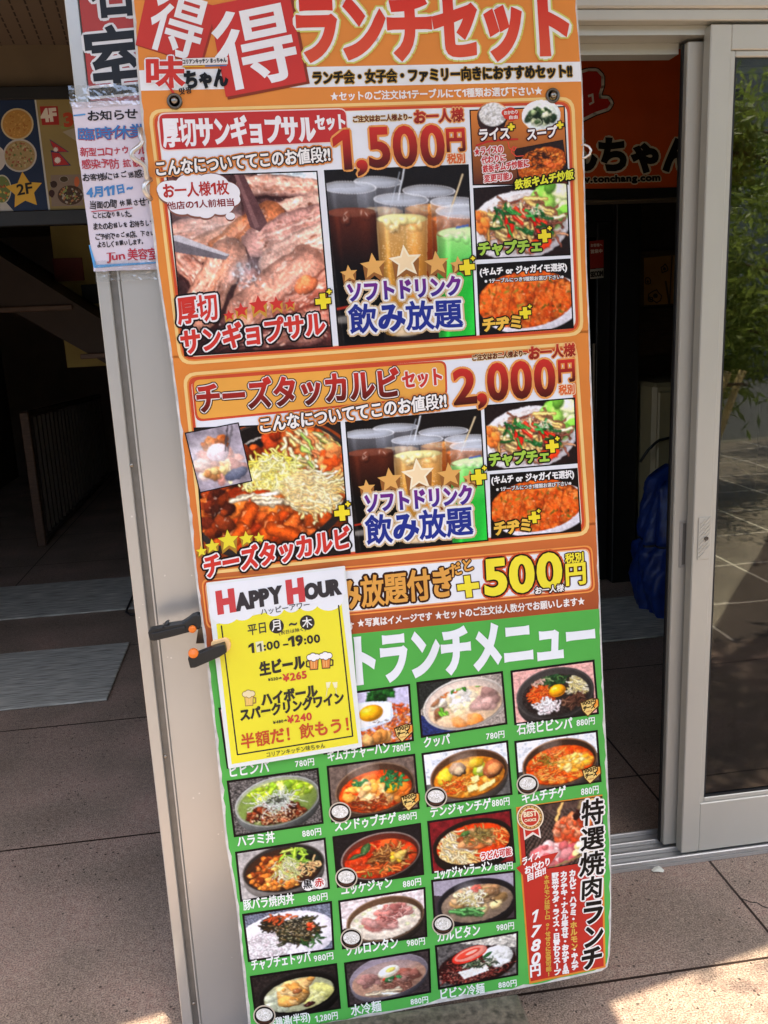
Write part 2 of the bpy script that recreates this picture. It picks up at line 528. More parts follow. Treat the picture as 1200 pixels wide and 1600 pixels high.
TILE = tile_mat('paving_slab', 'b6a08c', 'd0bea9', 1.34, 1.11, .82, 1.595, .007, '2a1c14')
PLAZA = tile_mat('street_paving', '8a7c70', 'a89888', .6, .2, .6, .1, .016, 'c4baae', .6, False)
ASPHALT = mat('asphalt', '3c3c3e', .9, 0, 300, .5, .8)
ALU = mat('satin_aluminium', 'b9b7b2', .36, .55, 90, .06, 0, .5, (6, 6, .35))
POSTM = mat('brushed_post', 'c4c3bd', .3, .55, 5, .04, 0, .5, (1, 1, .6), 0, .03)
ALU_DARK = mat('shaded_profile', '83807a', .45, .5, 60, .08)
DOORPAINT = mat('door_aluminium', 'c2bfb3', .38, .3, 6, .03, 0, .5, (1, 1, .5), 0, .03)
GASKET = mat('rubber_gasket', '1a1a1a', .6)
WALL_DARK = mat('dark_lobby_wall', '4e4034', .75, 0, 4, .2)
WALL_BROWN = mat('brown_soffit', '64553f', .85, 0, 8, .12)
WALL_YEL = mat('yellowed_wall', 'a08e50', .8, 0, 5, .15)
WALL_OUT = mat('facade_render', 'b0a898', .85, 0, 20, .1, .2)
BLACK = mat('black_frame', '141312', .4, 0, 20, .3)
WOOD = mat('brown_wood_panel', '5a4230', .5, 0, 14, .3, 0, .5, (1, 1, 6))
CREAM = mat('cream_enamel', '8c8260', .4, 0, 8, .06)
MATM = mat('grey_doormat', 'b0aea2', .95, 0, 9, .5, .4, .2, (1, 16, 1))
STONE = mat('speckled_granite', '5a5448', .5, 0, 85, .55, .3)
TARP = mat('blue_tarpaulin', '0c2a6a', .4, 0, 22, .35, 1.0, .4)
LEAFM = mat('leaf_green', '8a9c48', .5, 0, 3, .45)
def extend_leaf():
    n, l = LEAFM.node_tree.nodes, LEAFM.node_tree.links; b = n['Principled BSDF']; src = b.inputs['Base Color'].links[0].from_socket
    t = n.new('ShaderNodeBsdfTranslucent'); l.new(src, t.inputs[0]); mx = n.new('ShaderNodeMixShader'); mx.inputs[0].default_value = .45
    l.new(b.outputs[0], mx.inputs[1]); l.new(t.outputs[0], mx.inputs[2]); l.new(mx.outputs[0], n['Material Output'].inputs[0])
extend_leaf()
def extend_post():
    n, l = POSTM.node_tree.nodes, POSTM.node_tree.links; b = n['Principled BSDF']; src = b.inputs['Base Color'].links[0].from_socket
    tc = n.new('ShaderNodeTexCoord'); v = n.new('ShaderNodeTexVoronoi'); v.inputs['Scale'].default_value = 46; v.inputs['Randomness'].default_value = 1; l.new(tc.outputs['Object'], v.inputs['Vector'])
    nz = n.new('ShaderNodeTexNoise'); nz.inputs['Scale'].default_value = 7; l.new(tc.outputs['Object'], nz.inputs['Vector'])
    def M(op, x, c):
        q = n.new('ShaderNodeMath'); q.operation = op
        for i, s in enumerate((x, c)):
            if hasattr(s, 'links'): l.new(s, q.inputs[i])
            else: q.inputs[i].default_value = s
        return q.outputs[0]
    k = M('MULTIPLY', M('MULTIPLY', M('LESS_THAN', v.outputs['Distance'], .09), M('GREATER_THAN', nz.outputs['Fac'], .54)), .7)
    mx = n.new('ShaderNodeMix'); mx.data_type = 'RGBA'; mx.inputs['B'].default_value = (.8, .78, .72, 1); l.new(src, mx.inputs['A']); l.new(k, mx.inputs['Factor']); l.new(mx.outputs['Result'], b.inputs['Base Color'])
    l.new(M('SUBTRACT', .55, M('MULTIPLY', k, .55)), b.inputs['Metallic'])
extend_post()
BARK = mat('bark', '6a5644', .9, 0, 30, .3, .5)
BAMBOO = mat('bamboo', 'c8b078', .5, 0, 12, .2)
SUNPAINT = mat('pale_wall_paint', 'c8bca8', .8, 0, 10, .1)
WINDOWM = mat('window_dark', '2a343c', .12, 0, 4, .2)

def glass_mat(name, tint, ior=1.5):
    m, n, l, b = new_mat(name); n.remove(b)
    tr = n.new('ShaderNodeBsdfTransparent'); tr.inputs[0].default_value = (*lin(tint), 1)
    gl = n.new('ShaderNodeBsdfGlossy'); gl.inputs['Roughness'].default_value = .012
    tc = n.new('ShaderNodeTexCoord'); nz = n.new('ShaderNodeTexNoise'); nz.inputs['Scale'].default_value = 2.2; l.new(tc.outputs['Object'], nz.inputs['Vector'])
    bp = n.new('ShaderNodeBump'); bp.inputs['Strength'].default_value = .03; bp.inputs['Distance'].default_value = .02; l.new(nz.outputs['Fac'], bp.inputs['Height']); l.new(bp.outputs[0], gl.inputs['Normal'])
    fr = n.new('ShaderNodeFresnel'); fr.inputs['IOR'].default_value = ior
    mx = n.new('ShaderNodeMixShader'); l.new(fr.outputs[0], mx.inputs[0]); l.new(tr.outputs[0], mx.inputs[1]); l.new(gl.outputs[0], mx.inputs[2])
    l.new(mx.outputs[0], n['Material Output'].inputs[0]); return m
GLASS = glass_mat('door_glass', 'd8dcd4', 1.75)
DARKGLASS = glass_mat('dark_glass', '605c58', 1.5)
def tape_mat():
    m, n, l, b = new_mat('clear_tape'); n.remove(b)
    tr = n.new('ShaderNodeBsdfTransparent'); gl = n.new('ShaderNodeBsdfGlossy'); gl.inputs['Roughness'].default_value = .12
    tc = n.new('ShaderNodeTexCoord'); nz = n.new('ShaderNodeTexNoise'); nz.inputs['Scale'].default_value = 60; l.new(tc.outputs['Object'], nz.inputs['Vector'])
    bp = n.new('ShaderNodeBump'); bp.inputs['Strength'].default_value = .8; bp.inputs['Distance'].default_value = .004; l.new(nz.outputs['Fac'], bp.inputs['Height']); l.new(bp.outputs[0], gl.inputs['Normal'])
    mx = n.new('ShaderNodeMixShader'); mx.inputs[0].default_value = .22; l.new(tr.outputs[0], mx.inputs[1]); l.new(gl.outputs[0], mx.inputs[2]); l.new(mx.outputs[0], n['Material Output'].inputs[0]); return m
TAPE = tape_mat()

# ------------------------------------------------------------------ ground
def sheet(name, x0, x1, y0, y1, z, m):
    return structure(name, MB().add([(x0, y0, z), (x1, y0, z), (x1, y1, z), (x0, y1, z)], [(0, 1, 2, 3)]), m)
sheet('ground', -80, 80, -80, 80, -0.03, ASPHALT)
sheet('pavement', -9, 9, .55, 9.4, 0, TILE)
sheet('street_pavement', -20, 20, -4.6, .55, 0, PLAZA)
structure('kerb', MB().bbox(-20, 20, -4.75, -4.6, -.03, .004, .008), STONE)
# hairline crack in the slab by the door
cr = [on_z(p) for p in ((1160, 1405), (1172, 1410), (1183, 1411), (1192, 1417), (1203, 1420), (1216, 1428))]
MBc = MB(); rw2 = random.Random(9)
for a, b in zip(cr, cr[1:]):
    d = Vector((b[1] - a[1], a[0] - b[0], 0)).normalized() * .0018
    MBc.add([(a[0] + d.x, a[1] + d.y, .0012), (b[0] + d.x * .7, b[1] + d.y * .7, .0012), (b[0] - d.x * .7, b[1] - d.y * .7, .0012), (a[0] - d.x, a[1] - d.y, .0012)], [(0, 1, 2, 3)])
structure('pavement_crack', MBc, GASKET)

# ------------------------------------------------------------------ building shell
bld = empty('shop_building', 'shop building with pale metal door header and dark open lobby behind the menu board', 'building', (0, 0, 0))
m_ = MB(); m_.box(-9, -2.62, 1.97, 2.2, 0, 6.5); m_.box(-2.62, 9, 1.99, 2.2, 2.5, 6.5); m_.box(2.02, 9, 1.97, 2.2, 0, 2.499)
m_.build('front_wall', WALL_OUT, bld)
m_ = MB(); m_.bbox(.30, 2.02, 1.955, 2.12, 2.117, 2.42); m_.bbox(.30, 2.02, 1.963, 2.11, 2.094, 2.1165, .002); m_.box(.30, 2.02, 1.995, 2.10, 2.074, 2.0935); m_.box(.30, 1.0, 2.052, 2.1, 2.05, 2.0735)
m_.bbox(.295, .345, 1.955, 2.12, 0, 2.0735); m_.bbox(1.97, 2.02, 1.955, 2.12, 0, 2.0935)
m_.build('door_header', DOORPAINT, bld)
m_ = MB(); m_.box(.345, 1.97, 1.955, 2.10, .001, .010)
for y in (1.958, 2.0, 2.045, 2.088): m_.bbox(.345, 1.97, y, y + .008, .0102, .024, .002)
m_.build('door_track', ALU, bld)
def perf():
    m, n, l, b = new_mat('perforated_ceiling')
    tc = n.new('ShaderNodeTexCoord'); mp = n.new('ShaderNodeMapping'); mp.inputs['Rotation'].default_value = (0, 0, -.12); l.new(tc.outputs['Object'], mp.inputs[0])
    sp = n.new('ShaderNodeSeparateXYZ'); l.new(mp.outputs[0], sp.inputs[0])
    def M(op, a, c):
        q = n.new('ShaderNodeMath'); q.operation = op
        for i, v in enumerate((a, c)):
            if hasattr(v, 'links'): l.new(v, q.inputs[i])
            else: q.inputs[i].default_value = v
        return q.outputs[0]
    row = M('LESS_THAN', M('FRACT', M('MULTIPLY', sp.outputs[0], 22), 0), .13); dash = M('LESS_THAN', M('FRACT', M('MULTIPLY', sp.outputs[1], 17), 0), .72)
    mx = n.new('ShaderNodeMix'); mx.data_type = 'RGBA'; mx.inputs['A'].default_value = (*lin('6c5c4b'), 1); mx.inputs['B'].default_value = (*lin('2c231c'), 1)
    l.new(M('MULTIPLY', row, dash), mx.inputs['Factor']); l.new(mx.outputs['Result'], b.inputs['Base Color']); b.inputs['Roughness'].default_value = .9; return m
MB().box(-2.6, 3.0, 2.2, 3.52, 2.49, 2.6).build('ceiling', perf(), bld)
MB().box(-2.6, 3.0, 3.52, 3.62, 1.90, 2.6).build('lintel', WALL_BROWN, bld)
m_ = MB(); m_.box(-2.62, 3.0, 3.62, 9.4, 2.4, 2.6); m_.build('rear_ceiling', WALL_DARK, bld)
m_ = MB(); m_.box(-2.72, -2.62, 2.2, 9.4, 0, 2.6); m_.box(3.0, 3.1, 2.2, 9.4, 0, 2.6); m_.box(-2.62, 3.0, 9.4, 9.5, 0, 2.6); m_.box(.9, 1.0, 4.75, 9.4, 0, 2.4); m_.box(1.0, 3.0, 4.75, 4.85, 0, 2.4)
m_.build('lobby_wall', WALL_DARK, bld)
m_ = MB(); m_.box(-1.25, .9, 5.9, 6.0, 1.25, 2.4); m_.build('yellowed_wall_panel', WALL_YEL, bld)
# unseen roof added over the pavement, outline stepped to shade the board's foot
cz = 2.75
MB().prism([(-1.0, 1.985), (-1.0, .555), (.306, .813), (.306, .19), (1.245, .19), (1.245, .646), (2.7, .963), (2.7, 1.985)], cz, cz + .14, 'z').build('added_shade_roof', SUNPAINT, bld)

# ------------------------------------------------------------------ metal post
post = empty('metal_post', 'brushed metal post cover with a vertical groove, behind the left edge of the menu board', 'post', (0, 1.62, 0))
m_ = MB(); m_.bbox(-.276, -.254, 0, .44, .002, 2.74, .0015); m_.build('edge_flange', POSTM, post)
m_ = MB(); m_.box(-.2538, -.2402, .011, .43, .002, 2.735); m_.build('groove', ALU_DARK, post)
m_ = MB(); m_.bbox(-.240, -.236, -.003, .43, .002, 2.738, .001); m_.bbox(-.2358, .29, -.001, .44, .002, 2.74, .0015); m_.build('cover_panel', POSTM, post)
for p in ((206, 727), (259, 1182), (303, 1568)):
    w = on_y(p, 1.617); MB().lathe([(.0035, .0), (.0035, -.0022), (.0015, -.003)], 10, (w[0], -.002, w[2])).build('screw', STEEL, post, True)

# ------------------------------------------------------------------ sliding doors
def leaf(name, lab, x0, x1, y0, y1, zt, glass_inset=True):
    e = empty(name, lab, 'sliding door', (x0, y0, .026)); W = x1 - x0; D = y1 - y0; H = zt - .026
    m = MB(); m.bbox(0, .050, 0, D, 0, H, .0025); m.bbox(W - .05, W, 0, D, 0, H, .0025); m.build('stile', DOORPAINT, e)
    m = MB(); m.bbox(.0502, W - .0502, .001, D - .001, 0, .145, .002); m.bbox(.0502, W - .0502, .001, D - .001, H - .052, H, .002); m.build('rail', DOORPAINT, e)
    m = MB(); a = .0502; z0, z1 = .1452, H - .0522
    m.bbox(a, a + .013, .006, D - .006, z0, z1, .002); m.bbox(W - a - .013, W - a, .006, D - .006, z0, z1, .002); m.bbox(a + .0132, W - a - .0132, .006, D - .006, z0, z0 + .013, .002); m.bbox(a + .0132, W - a - .0132, .006, D - .006, z1 - .013, z1, .002)
    m.build('glazing_bead', DOORPAINT, e)
    m = MB(); b = a + .0133; m.box(b, b + .004, .008, D - .008, z0 + .014, z1 - .014); m.box(b + .0042, W - b, .008, D - .008, z0 + .0132, z0 + .0175); m.build('gasket', GASKET, e)
    MB().box(b + .0045, W - b - .0005, D / 2 - .0025, D / 2 + .0025, z0 + .018, z1 - .0135).build('glass_pane', GLASS, e)
    return e
outer = leaf('sliding_door', 'nearer pale metal sliding door with ridged pull plate and keyhole, at the right edge', 1.033, 1.955, 1.967, 2.000, 2.088)
inner = leaf('sliding_door', 'half-hidden sliding door slid behind the nearer one, with a recessed slot handle', 1.003, 1.93, 2.012, 2.045, 2.066)
MB().box(-.0035, -.0002, .018, .029, 0, 2.04).build('door_brush', GASKET, inner)
MB().bbox(.0505, .0535, -.0055, 0, .0, 2.06, .001).build('interlock_strip', ALU, inner)
def wloc(p, o, y): w = on_y(p, y); return w[0] - o.location.x, w[2] - o.location.z
ux, uz = wloc((1100, 841), outer, 1.967)
m = MB(); m.bbox(ux - .017, ux + .017, -.0025, 0, uz - .055, uz + .055, .0012)
for i in range(9):
    z = uz + .048 - i * .0105; m.tube([(ux - .013, -.003, z - .012), (ux + .0, -.0032, z)], .0016, 5)
    if i < 8: m.tube([(ux + .001, -.0032, z - .006), (ux + .013, -.003, z + .006)], .0016, 5)
pl = m.build('pull_plate', DOORPAINT, outer)
MB().lathe([(.0052, -.0024), (.0052, -.0058), (.0035, -.0062), (.0033, -.0045)], 14, (ux + .004, 0, uz - .0)).build('lock_cylinder', DARK_STEEL, pl, True)
ux, uz = wloc((1067, 850), inner, 2.012)
m = MB(); m.bbox(ux - .0105, ux - .0075, -.003, 0, uz - .062, uz + .062, .001); m.bbox(ux + .0075, ux + .0105, -.003, 0, uz - .062, uz + .062, .001); m.bbox(ux - .0072, ux + .0072, -.003, 0, uz + .055, uz + .062, .001); m.bbox(ux - .0072, ux + .0072, -.003, 0, uz - .062, uz - .055, .001); m.bbox(ux - .0072, ux - .002, -.002, 0, uz - .0548, uz + .0548, .001)
hp = m.build('slot_handle', ALU, inner); MB().box(ux - .0018, ux + .0072, -.0008, -.0001, uz - .0545, uz + .0545).build('slot_recess', ALU_DARK, hp)
for z in (1.025, .965, .215, .15, .105): MB().lathe([(.0028, 0), (.0028, -.0015), (.001, -.002)], 8, (.052, -.0056, z)).build('screw', DARK_STEEL, inner, True)

# ------------------------------------------------------------------ hair salon sign and notice taped on the post
SP = Plane((-.19, 1.6165, 1.85))
salon = empty('salon_sign', 'red vertical hair salon sign with bold black characters, top of the metal post', 'sign', matrix=SP.matrix())
k = Ink(SP); q = [(116, -70), (236, -70), (240, 158), (141, 158)]
k.poly(q, 'b0423f', 0); k.poly([(141, 150), (240, 147), (240, 158), (142, 158)], 'c07478', 1)
k.build('sign_face', SIGN, salon)
qq = SP.loc(q); MB().prism([tuple(a) for a in qq], 0.0, .0012, 'y').build('backing', BOARD_WHITE, salon)
k = Ink(SP)
k.text('容', (145, 28), (222, 22), 112, '1c2026', 3.2, [(6.6, 'dfe0e2')], layer=2); k.text('室', (143, 149), (228, 141), 104, '1c2026', 3.2, [(6.6, 'dfe0e2')], layer=2)
k.build('lettering', SIGN, salon)

NP = Plane((-.16, 1.611, 1.66))
notice = empty('handwritten_notice', 'creased white handwritten notice in red, blue and black marker, taped to the metal post', 'notice', matrix=NP.matrix())
k = Ink(NP); n_ = 22; P = []; F = []
for i in range(n_ + 1):
    t_ = i / n_
    for j in range(9):
        s_ = j / 8; P.append((111.5 + (147 - 111.5) * t_ + ((232 + (262 - 232) * t_) - (111.5 + 35.5 * t_)) * s_ + rw.gauss(0, .25), 160 + 264 * t_ - 3.5 * s_ + rw.gauss(0, .25)))
for i in range(n_):
    for j in range(8): F.append((i * 9 + j, i * 9 + j + 1, i * 9 + j + 10, i * 9 + j + 9))
k.raw(P, F, 'dcd3dc', 0, np.array([rw.uniform(0, .0009) for _ in P]))
paper = k.build('paper', PAPER, notice)
k = Ink(NP); BLK, BLU, RD = '1e1c22', '3f78b4', 'b83444'
LN = 5
k.text('お知らせ', (138, 190), (216, 185), 16, BLK, 0.45, layer=LN, jitter=0.15)
k.text('臨時休業', (124, 222), (234, 216), 22, 'a8405c', 0.72, layer=LN, jitter=0.14, seed=3); k.text('臨時休業', (123, 221), (233, 215), 22, BLU, 0.54, layer=LN + 1.6, jitter=0.14, seed=3)
k.text('新型コロナウイルス', (126, 246), (240, 241), 15.5, RD, 0.36, layer=LN, jitter=0.18)
k.text('感染予防 拡散防止', (129, 266), (250, 262), 17, RD, 0.36, layer=LN, jitter=0.18, seed=5)
k.text('お客様にはご迷惑をお', (130, 285), (246, 276), 13, BLK, 0.30, layer=LN, jitter=0.21)
k.text('4月11日~', (137, 310), (208, 301), 16, '4a86c0', 0.90, layer=LN, jitter=0.15)
k.text('当面の間 休業させて', (141, 328), (238, 321), 14, BLK, 0.30, layer=LN, jitter=0.21)
k.text('ことになりました。', (146, 342), (206, 339), 10, BLK, 0.30, layer=LN, jitter=0.24)
k.text('またのお越しを お待ちして', (147, 360), (241, 353), 11, BLK, 0.30, layer=LN, jitter=0.21)
k.text('ご予約でのご来店、下さい', (150, 376), (242, 369), 10.5, BLK, 0.30, layer=LN, jitter=0.24)
k.text('よろしくお願いします。', (153, 388), (224, 382), 10, BLK, 0.30, layer=LN, jitter=0.21)
k.text('Jun', (168, 411), (196, 407), 15, RD, 0.42, layer=LN, jitter=0.11); k.text('美容室', (200, 408), (248, 405), 20, RD, 0.42, layer=LN, jitter=0.15)
k.line([(167, 396), (180, 395)], 1.1, RD, LN)
k.line([(143, 331), (160, 329), (175, 330), (190, 327), (207, 325)], 1.4, 'c85060', LN)
k.line([(116, 181), (133, 179)], 2.4, '5a9ad0', LN); k.poly([(139, 383), (141, 383), (151, 414), (245, 409), (245, 411.5), (147, 419)], '5aa4dc', LN)
k.build('handwriting', PAPER, notice)
def tape(parent, quad, y=-.0032):
    a = NP.loc(quad); MB().add([(u, y, v) for u, v in a], [(0, 1, 2, 3)]).build('tape', TAPE, parent)
tape(notice, [(107, 135), (235, 128), (237, 163), (111, 172)]); tape(notice, [(147, 408), (255, 404), (258, 436), (150, 441)])

# ------------------------------------------------------------------ wire hooks holding the board
def hook(name, lab, pts, y, r=.0042):
    w = [Vector(on_y(p, y)) for p in pts]; o = w[len(w) // 2]
    ys = [0.012 * math.sin(3.1 * i / (len(w) - 1)) for i in range(len(w))]
    e = MB().tube([(a - o) + Vector((0, -d, 0)) for a, d in zip(w, ys)], r, 10).build(name, WIRE, None, True); e.location = o
    return tag(e, lab, 'hook')
hook('wire_hook', 'bent silver wire hook across the notice, at the left edge of the board', [(219, 200), (220, 214), (223, 223), (219, 230), (211, 236), (207, 241), (208, 247), (214, 252), (222, 256), (228, 262), (229, 275), (231, 286)], 1.588)
hook('wire_hook', 'small dark hook tip below the bent wire hook, beside the notice', [(236, 280), (230, 285), (226.5, 291), (227, 299), (231, 306), (236, 312)], 1.592, .0045)
hook('wire_ring', 'small silver wire loop sticking out at the right edge of the board', [(905, 228), (912, 227), (917, 231), (919.5, 237), (918, 243), (913, 247), (905, 248)], 1.60, .0022)


# ------------------------------------------------------------------ the printed dish photographs (painted point by point)
def rgb(h): return np.array([int(h[i:i + 2], 16) / 255 for i in (0, 2, 4)])
def value_noise(W, H, cell, seed):
    r = np.random.default_rng(seed)
    gw, gh = int(W / cell) + 3, int(H / cell) + 3
    g = r.random((gh, gw))
    y, x = np.mgrid[0:H, 0:W] / cell
    xi, yi = x.astype(int), y.astype(int); fx, fy = x - xi, y - yi
    fx, fy = fx * fx * (3 - 2 * fx), fy * fy * (3 - 2 * fy)
    return (g[yi, xi] * (1 - fx) + g[yi, xi + 1] * fx) * (1 - fy) + (g[yi + 1, xi] * (1 - fx) + g[yi + 1, xi + 1] * fx) * fy

class Pic:
    """canvas of virtual size vw x vh holding res points per unit"""
    def __init__(s, vw, vh, res, bg, seed=1):
        s.k = res; s.W, s.H = int(vw * res) + 1, int(vh * res) + 1
        s.vw, s.vh = vw, vh
        s.a = np.tile(rgb(bg), (s.H, s.W, 1)); s.clip = None
        s.Y, s.X = np.mgrid[0:s.H, 0:s.W] / res
        s.rnd = random.Random(seed); s.seed = seed
    def _sl(s, x0, x1, y0, y1):
        a, b = max(0, int(x0 * s.k)), min(s.W, int(x1 * s.k) + 2)
        c, d = max(0, int(y0 * s.k)), min(s.H, int(y1 * s.k) + 2)
        return None if a >= b or c >= d else (slice(c, d), slice(a, b))
    def put(s, sl, m, col):
        if s.clip is not None: m = m * s.clip[sl]
        s.a[sl] = s.a[sl] * (1 - m[..., None]) + col * m[..., None]
    def ell(s, cx, cy, rx, ry, col, rot=0, sh=0.0, al=1.0, soft=1.0):
        r = max(rx, ry) + 2; sl = s._sl(cx - r, cx + r, cy - r, cy + r)
        if sl is None: return
        x, y = s.X[sl] - cx, s.Y[sl] - cy; c, q = math.cos(rot), math.sin(rot)
        u, v = (x * c + y * q) / rx, (-x * q + y * c) / ry
        d = np.sqrt(u * u + v * v)
        m = np.clip((1 - d) * min(rx, ry) * s.k / soft + 0.5, 0, 1) * al
        cc = rgb(col) if isinstance(col, str) else col
        if sh:
            lum = 1 + sh * (-(x + 1.6 * y) / (2 * max(rx, ry)) - 0.8 * (d ** 3) + 0.25)
            cc = np.clip(cc * lum[..., None], 0, 1)
        s.put(sl, m, cc)
    def clip_ell(s, cx, cy, rx, ry, rot=0):
        x, y = s.X - cx, s.Y - cy; c, q = math.cos(rot), math.sin(rot)
        d = np.hypot((x * c + y * q) / rx, (-x * q + y * c) / ry)
        s.clip = np.clip((1 - d) * min(rx, ry) * s.k + 0.5, 0, 1)
    def line(s, pts, w, col, sh=0.0, al=1.0, taper=False):
        pts = np.asarray(pts, float); m0 = w + 2
        sl = s._sl(pts[:, 0].min() - m0, pts[:, 0].max() + m0, pts[:, 1].min() - m0, pts[:, 1].max() + m0)
        if sl is None: return
        X, Y = s.X[sl], s.Y[sl]; D = np.full(X.shape, 1e9); n = len(pts) - 1
        for i in range(n):
            (ax, ay), (bx, by) = pts[i], pts[i + 1]
            dx, dy = bx - ax, by - ay; L = dx * dx + dy * dy + 1e-9
            t = np.clip(((X - ax) * dx + (Y - ay) * dy) / L, 0, 1)
            d = np.hypot(X - ax - t * dx, Y - ay - t * dy)
            if taper: d = d + w * 0.8 * np.abs((i + t) / n * 2 - 1) ** 2
            D = np.minimum(D, d)
        m = np.clip((w - D) * s.k + 0.5, 0, 1) * al
        cc = rgb(col) if isinstance(col, str) else col
        if sh: cc = np.clip(cc * (1 + sh * (0.45 - D / w))[..., None], 0, 1)
        s.put(sl, m, cc)
    def poly(s, pts, col, al=1.0):
        pts = np.asarray(pts, float)
        sl = s._sl(pts[:, 0].min() - 1, pts[:, 0].max() + 1, pts[:, 1].min() - 1, pts[:, 1].max() + 1)
        if sl is None: return
        X, Y = s.X[sl], s.Y[sl]; ins = np.zeros(X.shape, bool); j = len(pts) - 1
        for i in range(len(pts)):
            (xi, yi), (xj, yj) = pts[i], pts[j]
            c = ((yi > Y) != (yj > Y)) & (X < (xj - xi) * (Y - yi) / (yj - yi + 1e-12) + xi)
            ins ^= c; j = i
        s.put(sl, ins * al, rgb(col) if isinstance(col, str) else col)
    def spot(s, cx, cy, rx, ry):
        a = s.rnd.random() * 6.283; r = math.sqrt(s.rnd.random())
        return cx + rx * r * math.cos(a), cy + ry * r * math.sin(a)
    def tone(s, c, v=0.16):
        return np.clip(rgb(c) * (1 + s.rnd.uniform(-v, v)) + s.rnd.uniform(-.02, .02), 0, 1)
    def blobs(s, n, cx, cy, rx, ry, size, cols, sh=0.6, el=1.6, rot=None, al=1.0, edge=0.45):
        for _ in range(n):
            x, y = s.spot(cx, cy, rx, ry); r = s.rnd.uniform(*size); a = s.rnd.uniform(0, 3.1) if rot is None else rot + s.rnd.uniform(-.4, .4)
            c = s.tone(s.rnd.choice(cols)); e = s.rnd.uniform(1, el)
            if edge: s.ell(x + r * .12, y + r * .25, r * e * 1.04, r * 1.06, c * (1 - edge), a, 0, al * .42, 2.0)
            s.ell(x, y, r * e, r, c, a, sh * .62, al, 1.8)
    def strands(s, n, cx, cy, rx, ry, L, w, cols, ang=None, spread=0.6, curl=0.5, sh=0.7, al=1.0, shadow=True):
        for _ in range(n):
            x, y = s.spot(cx, cy, rx, ry); a = s.rnd.uniform(0, 6.28) if ang is None else ang + s.rnd.uniform(-spread, spread)
            l = L * s.rnd.uniform(.5, 1.2) / 6; k = s.rnd.uniform(-curl, curl); p = [(x, y)]
            for _ in range(6):
                x += l * math.cos(a); y += l * .75 * math.sin(a); a += k + s.rnd.uniform(-curl, curl) * .4; p.append((x, y))
            c = s.tone(s.rnd.choice(cols))
            if shadow: s.line([(u, v + w * .7) for u, v in p], w * 1.15, c * .5, 0, al * .32)
            s.line(p, w, c, sh, al)
    def noise(s, amp=0.12, cell=3.0, seed=0):
        n = value_noise(s.W, s.H, max(1.2, cell * s.k), s.seed * 7 + seed) + .5 * value_noise(s.W, s.H, max(1.1, cell * s.k / 2.3), s.seed * 11 + seed)
        f = 1 + amp * (n / .75 - 1)
        m = 1 if s.clip is None else s.clip[..., None]
        s.a = s.a * (1 - m) + np.clip(s.a * f[..., None], 0, 1) * m
    def leaf(s, x, y, L, a, col, w=0.3):
        p = [(x + L * t * math.cos(a), y + L * t * math.sin(a)) for t in np.linspace(-.5, .5, 5)]
        s.line([(u + .4, v + .8) for u, v in p], L * w, rgb(col) * .4, 0, .5, True)
        s.line(p, L * w, s.tone(col), .5, 1, True)
        s.line(p, L * .03 + .15, rgb(col) * 1.5, 0, .5)
    def leaves(s, n, cx, cy, rx, ry, L, cols, w=0.22):
        for _ in range(n):
            x, y = s.spot(cx, cy, rx, ry); s.leaf(x, y, L * s.rnd.uniform(.6, 1.2), s.rnd.uniform(0, 3.1), s.rnd.choice(cols), w)
    def bowl(s, cx, cy, rx, ry, rim, inner, soup, d=5, rot=-0.10, side=None, depth=0.12):
        if side: s.ell(cx, cy + ry * .28, rx * .98, ry, side, rot, .5)
        s.ell(cx, cy, rx, ry, rim, rot, .35)
        s.ell(cx, cy, rx - d * .35, ry - d * .3, rgb(rim) * .75, rot)
        s.ell(cx, cy + .5, rx - d * .55, ry - d * .5, inner, rot, .3)
        s.ell(cx, cy + ry * depth, rx - d * 1.3, ry - d * 1.1 - ry * depth * .6, soup, rot, .15)
        s.clip_ell(cx, cy + ry * depth, rx - d * 1.3, ry - d * 1.1 - ry * depth * .6, rot)
    def steam(s, cx, cy, r, al=.35): s.clip, c = None, s.clip; s.ell(cx, cy, r * 1.4, r, 'f4f2f0', 0, 0, al, soft=r * s.k); s.clip = c
    def gloss(s, n, cx, cy, rx, ry, r=(.3, .9)):
        for _ in range(n):
            x, y = s.spot(cx, cy, rx, ry); q = s.rnd.uniform(*r) * .9; s.ell(x, y, q * 1.8, q * .8, 'fff8ee', s.rnd.uniform(0, 3), 0, .5)
    def warp(s, warp=1.0, cell=6.0):
        if warp:
            a = s.a                                   # irregular outlines: push the painted points about inside the bowl
            dx = sum(k * (value_noise(s.W, s.H, max(1.5, cell * f * s.k), s.seed + q) - .5) for k, f, q in ((1.2, 1, 90), (.7, .45, 91)))
            dy = sum(k * (value_noise(s.W, s.H, max(1.5, cell * f * s.k), s.seed + q) - .5) for k, f, q in ((1.2, 1, 92), (.7, .45, 93)))
            m = warp * s.k * 2 * (1 if s.clip is None else s.clip)
            jx = np.clip(np.arange(s.W)[None] + dx * m, 0, s.W - 1.001); jy = np.clip(np.arange(s.H)[:, None] + dy * m, 0, s.H - 1.001)
            x0, y0 = jx.astype(int), jy.astype(int); fx, fy = (jx - x0)[..., None], (jy - y0)[..., None]
            x1, y1 = np.minimum(x0 + 1, s.W - 1), np.minimum(y0 + 1, s.H - 1)
            a = (a[y0, x0] * (1 - fx) + a[y0, x1] * fx) * (1 - fy) + (a[y1, x0] * (1 - fx) + a[y1, x1] * fx) * fy
            s.a = a
        s.warped = True
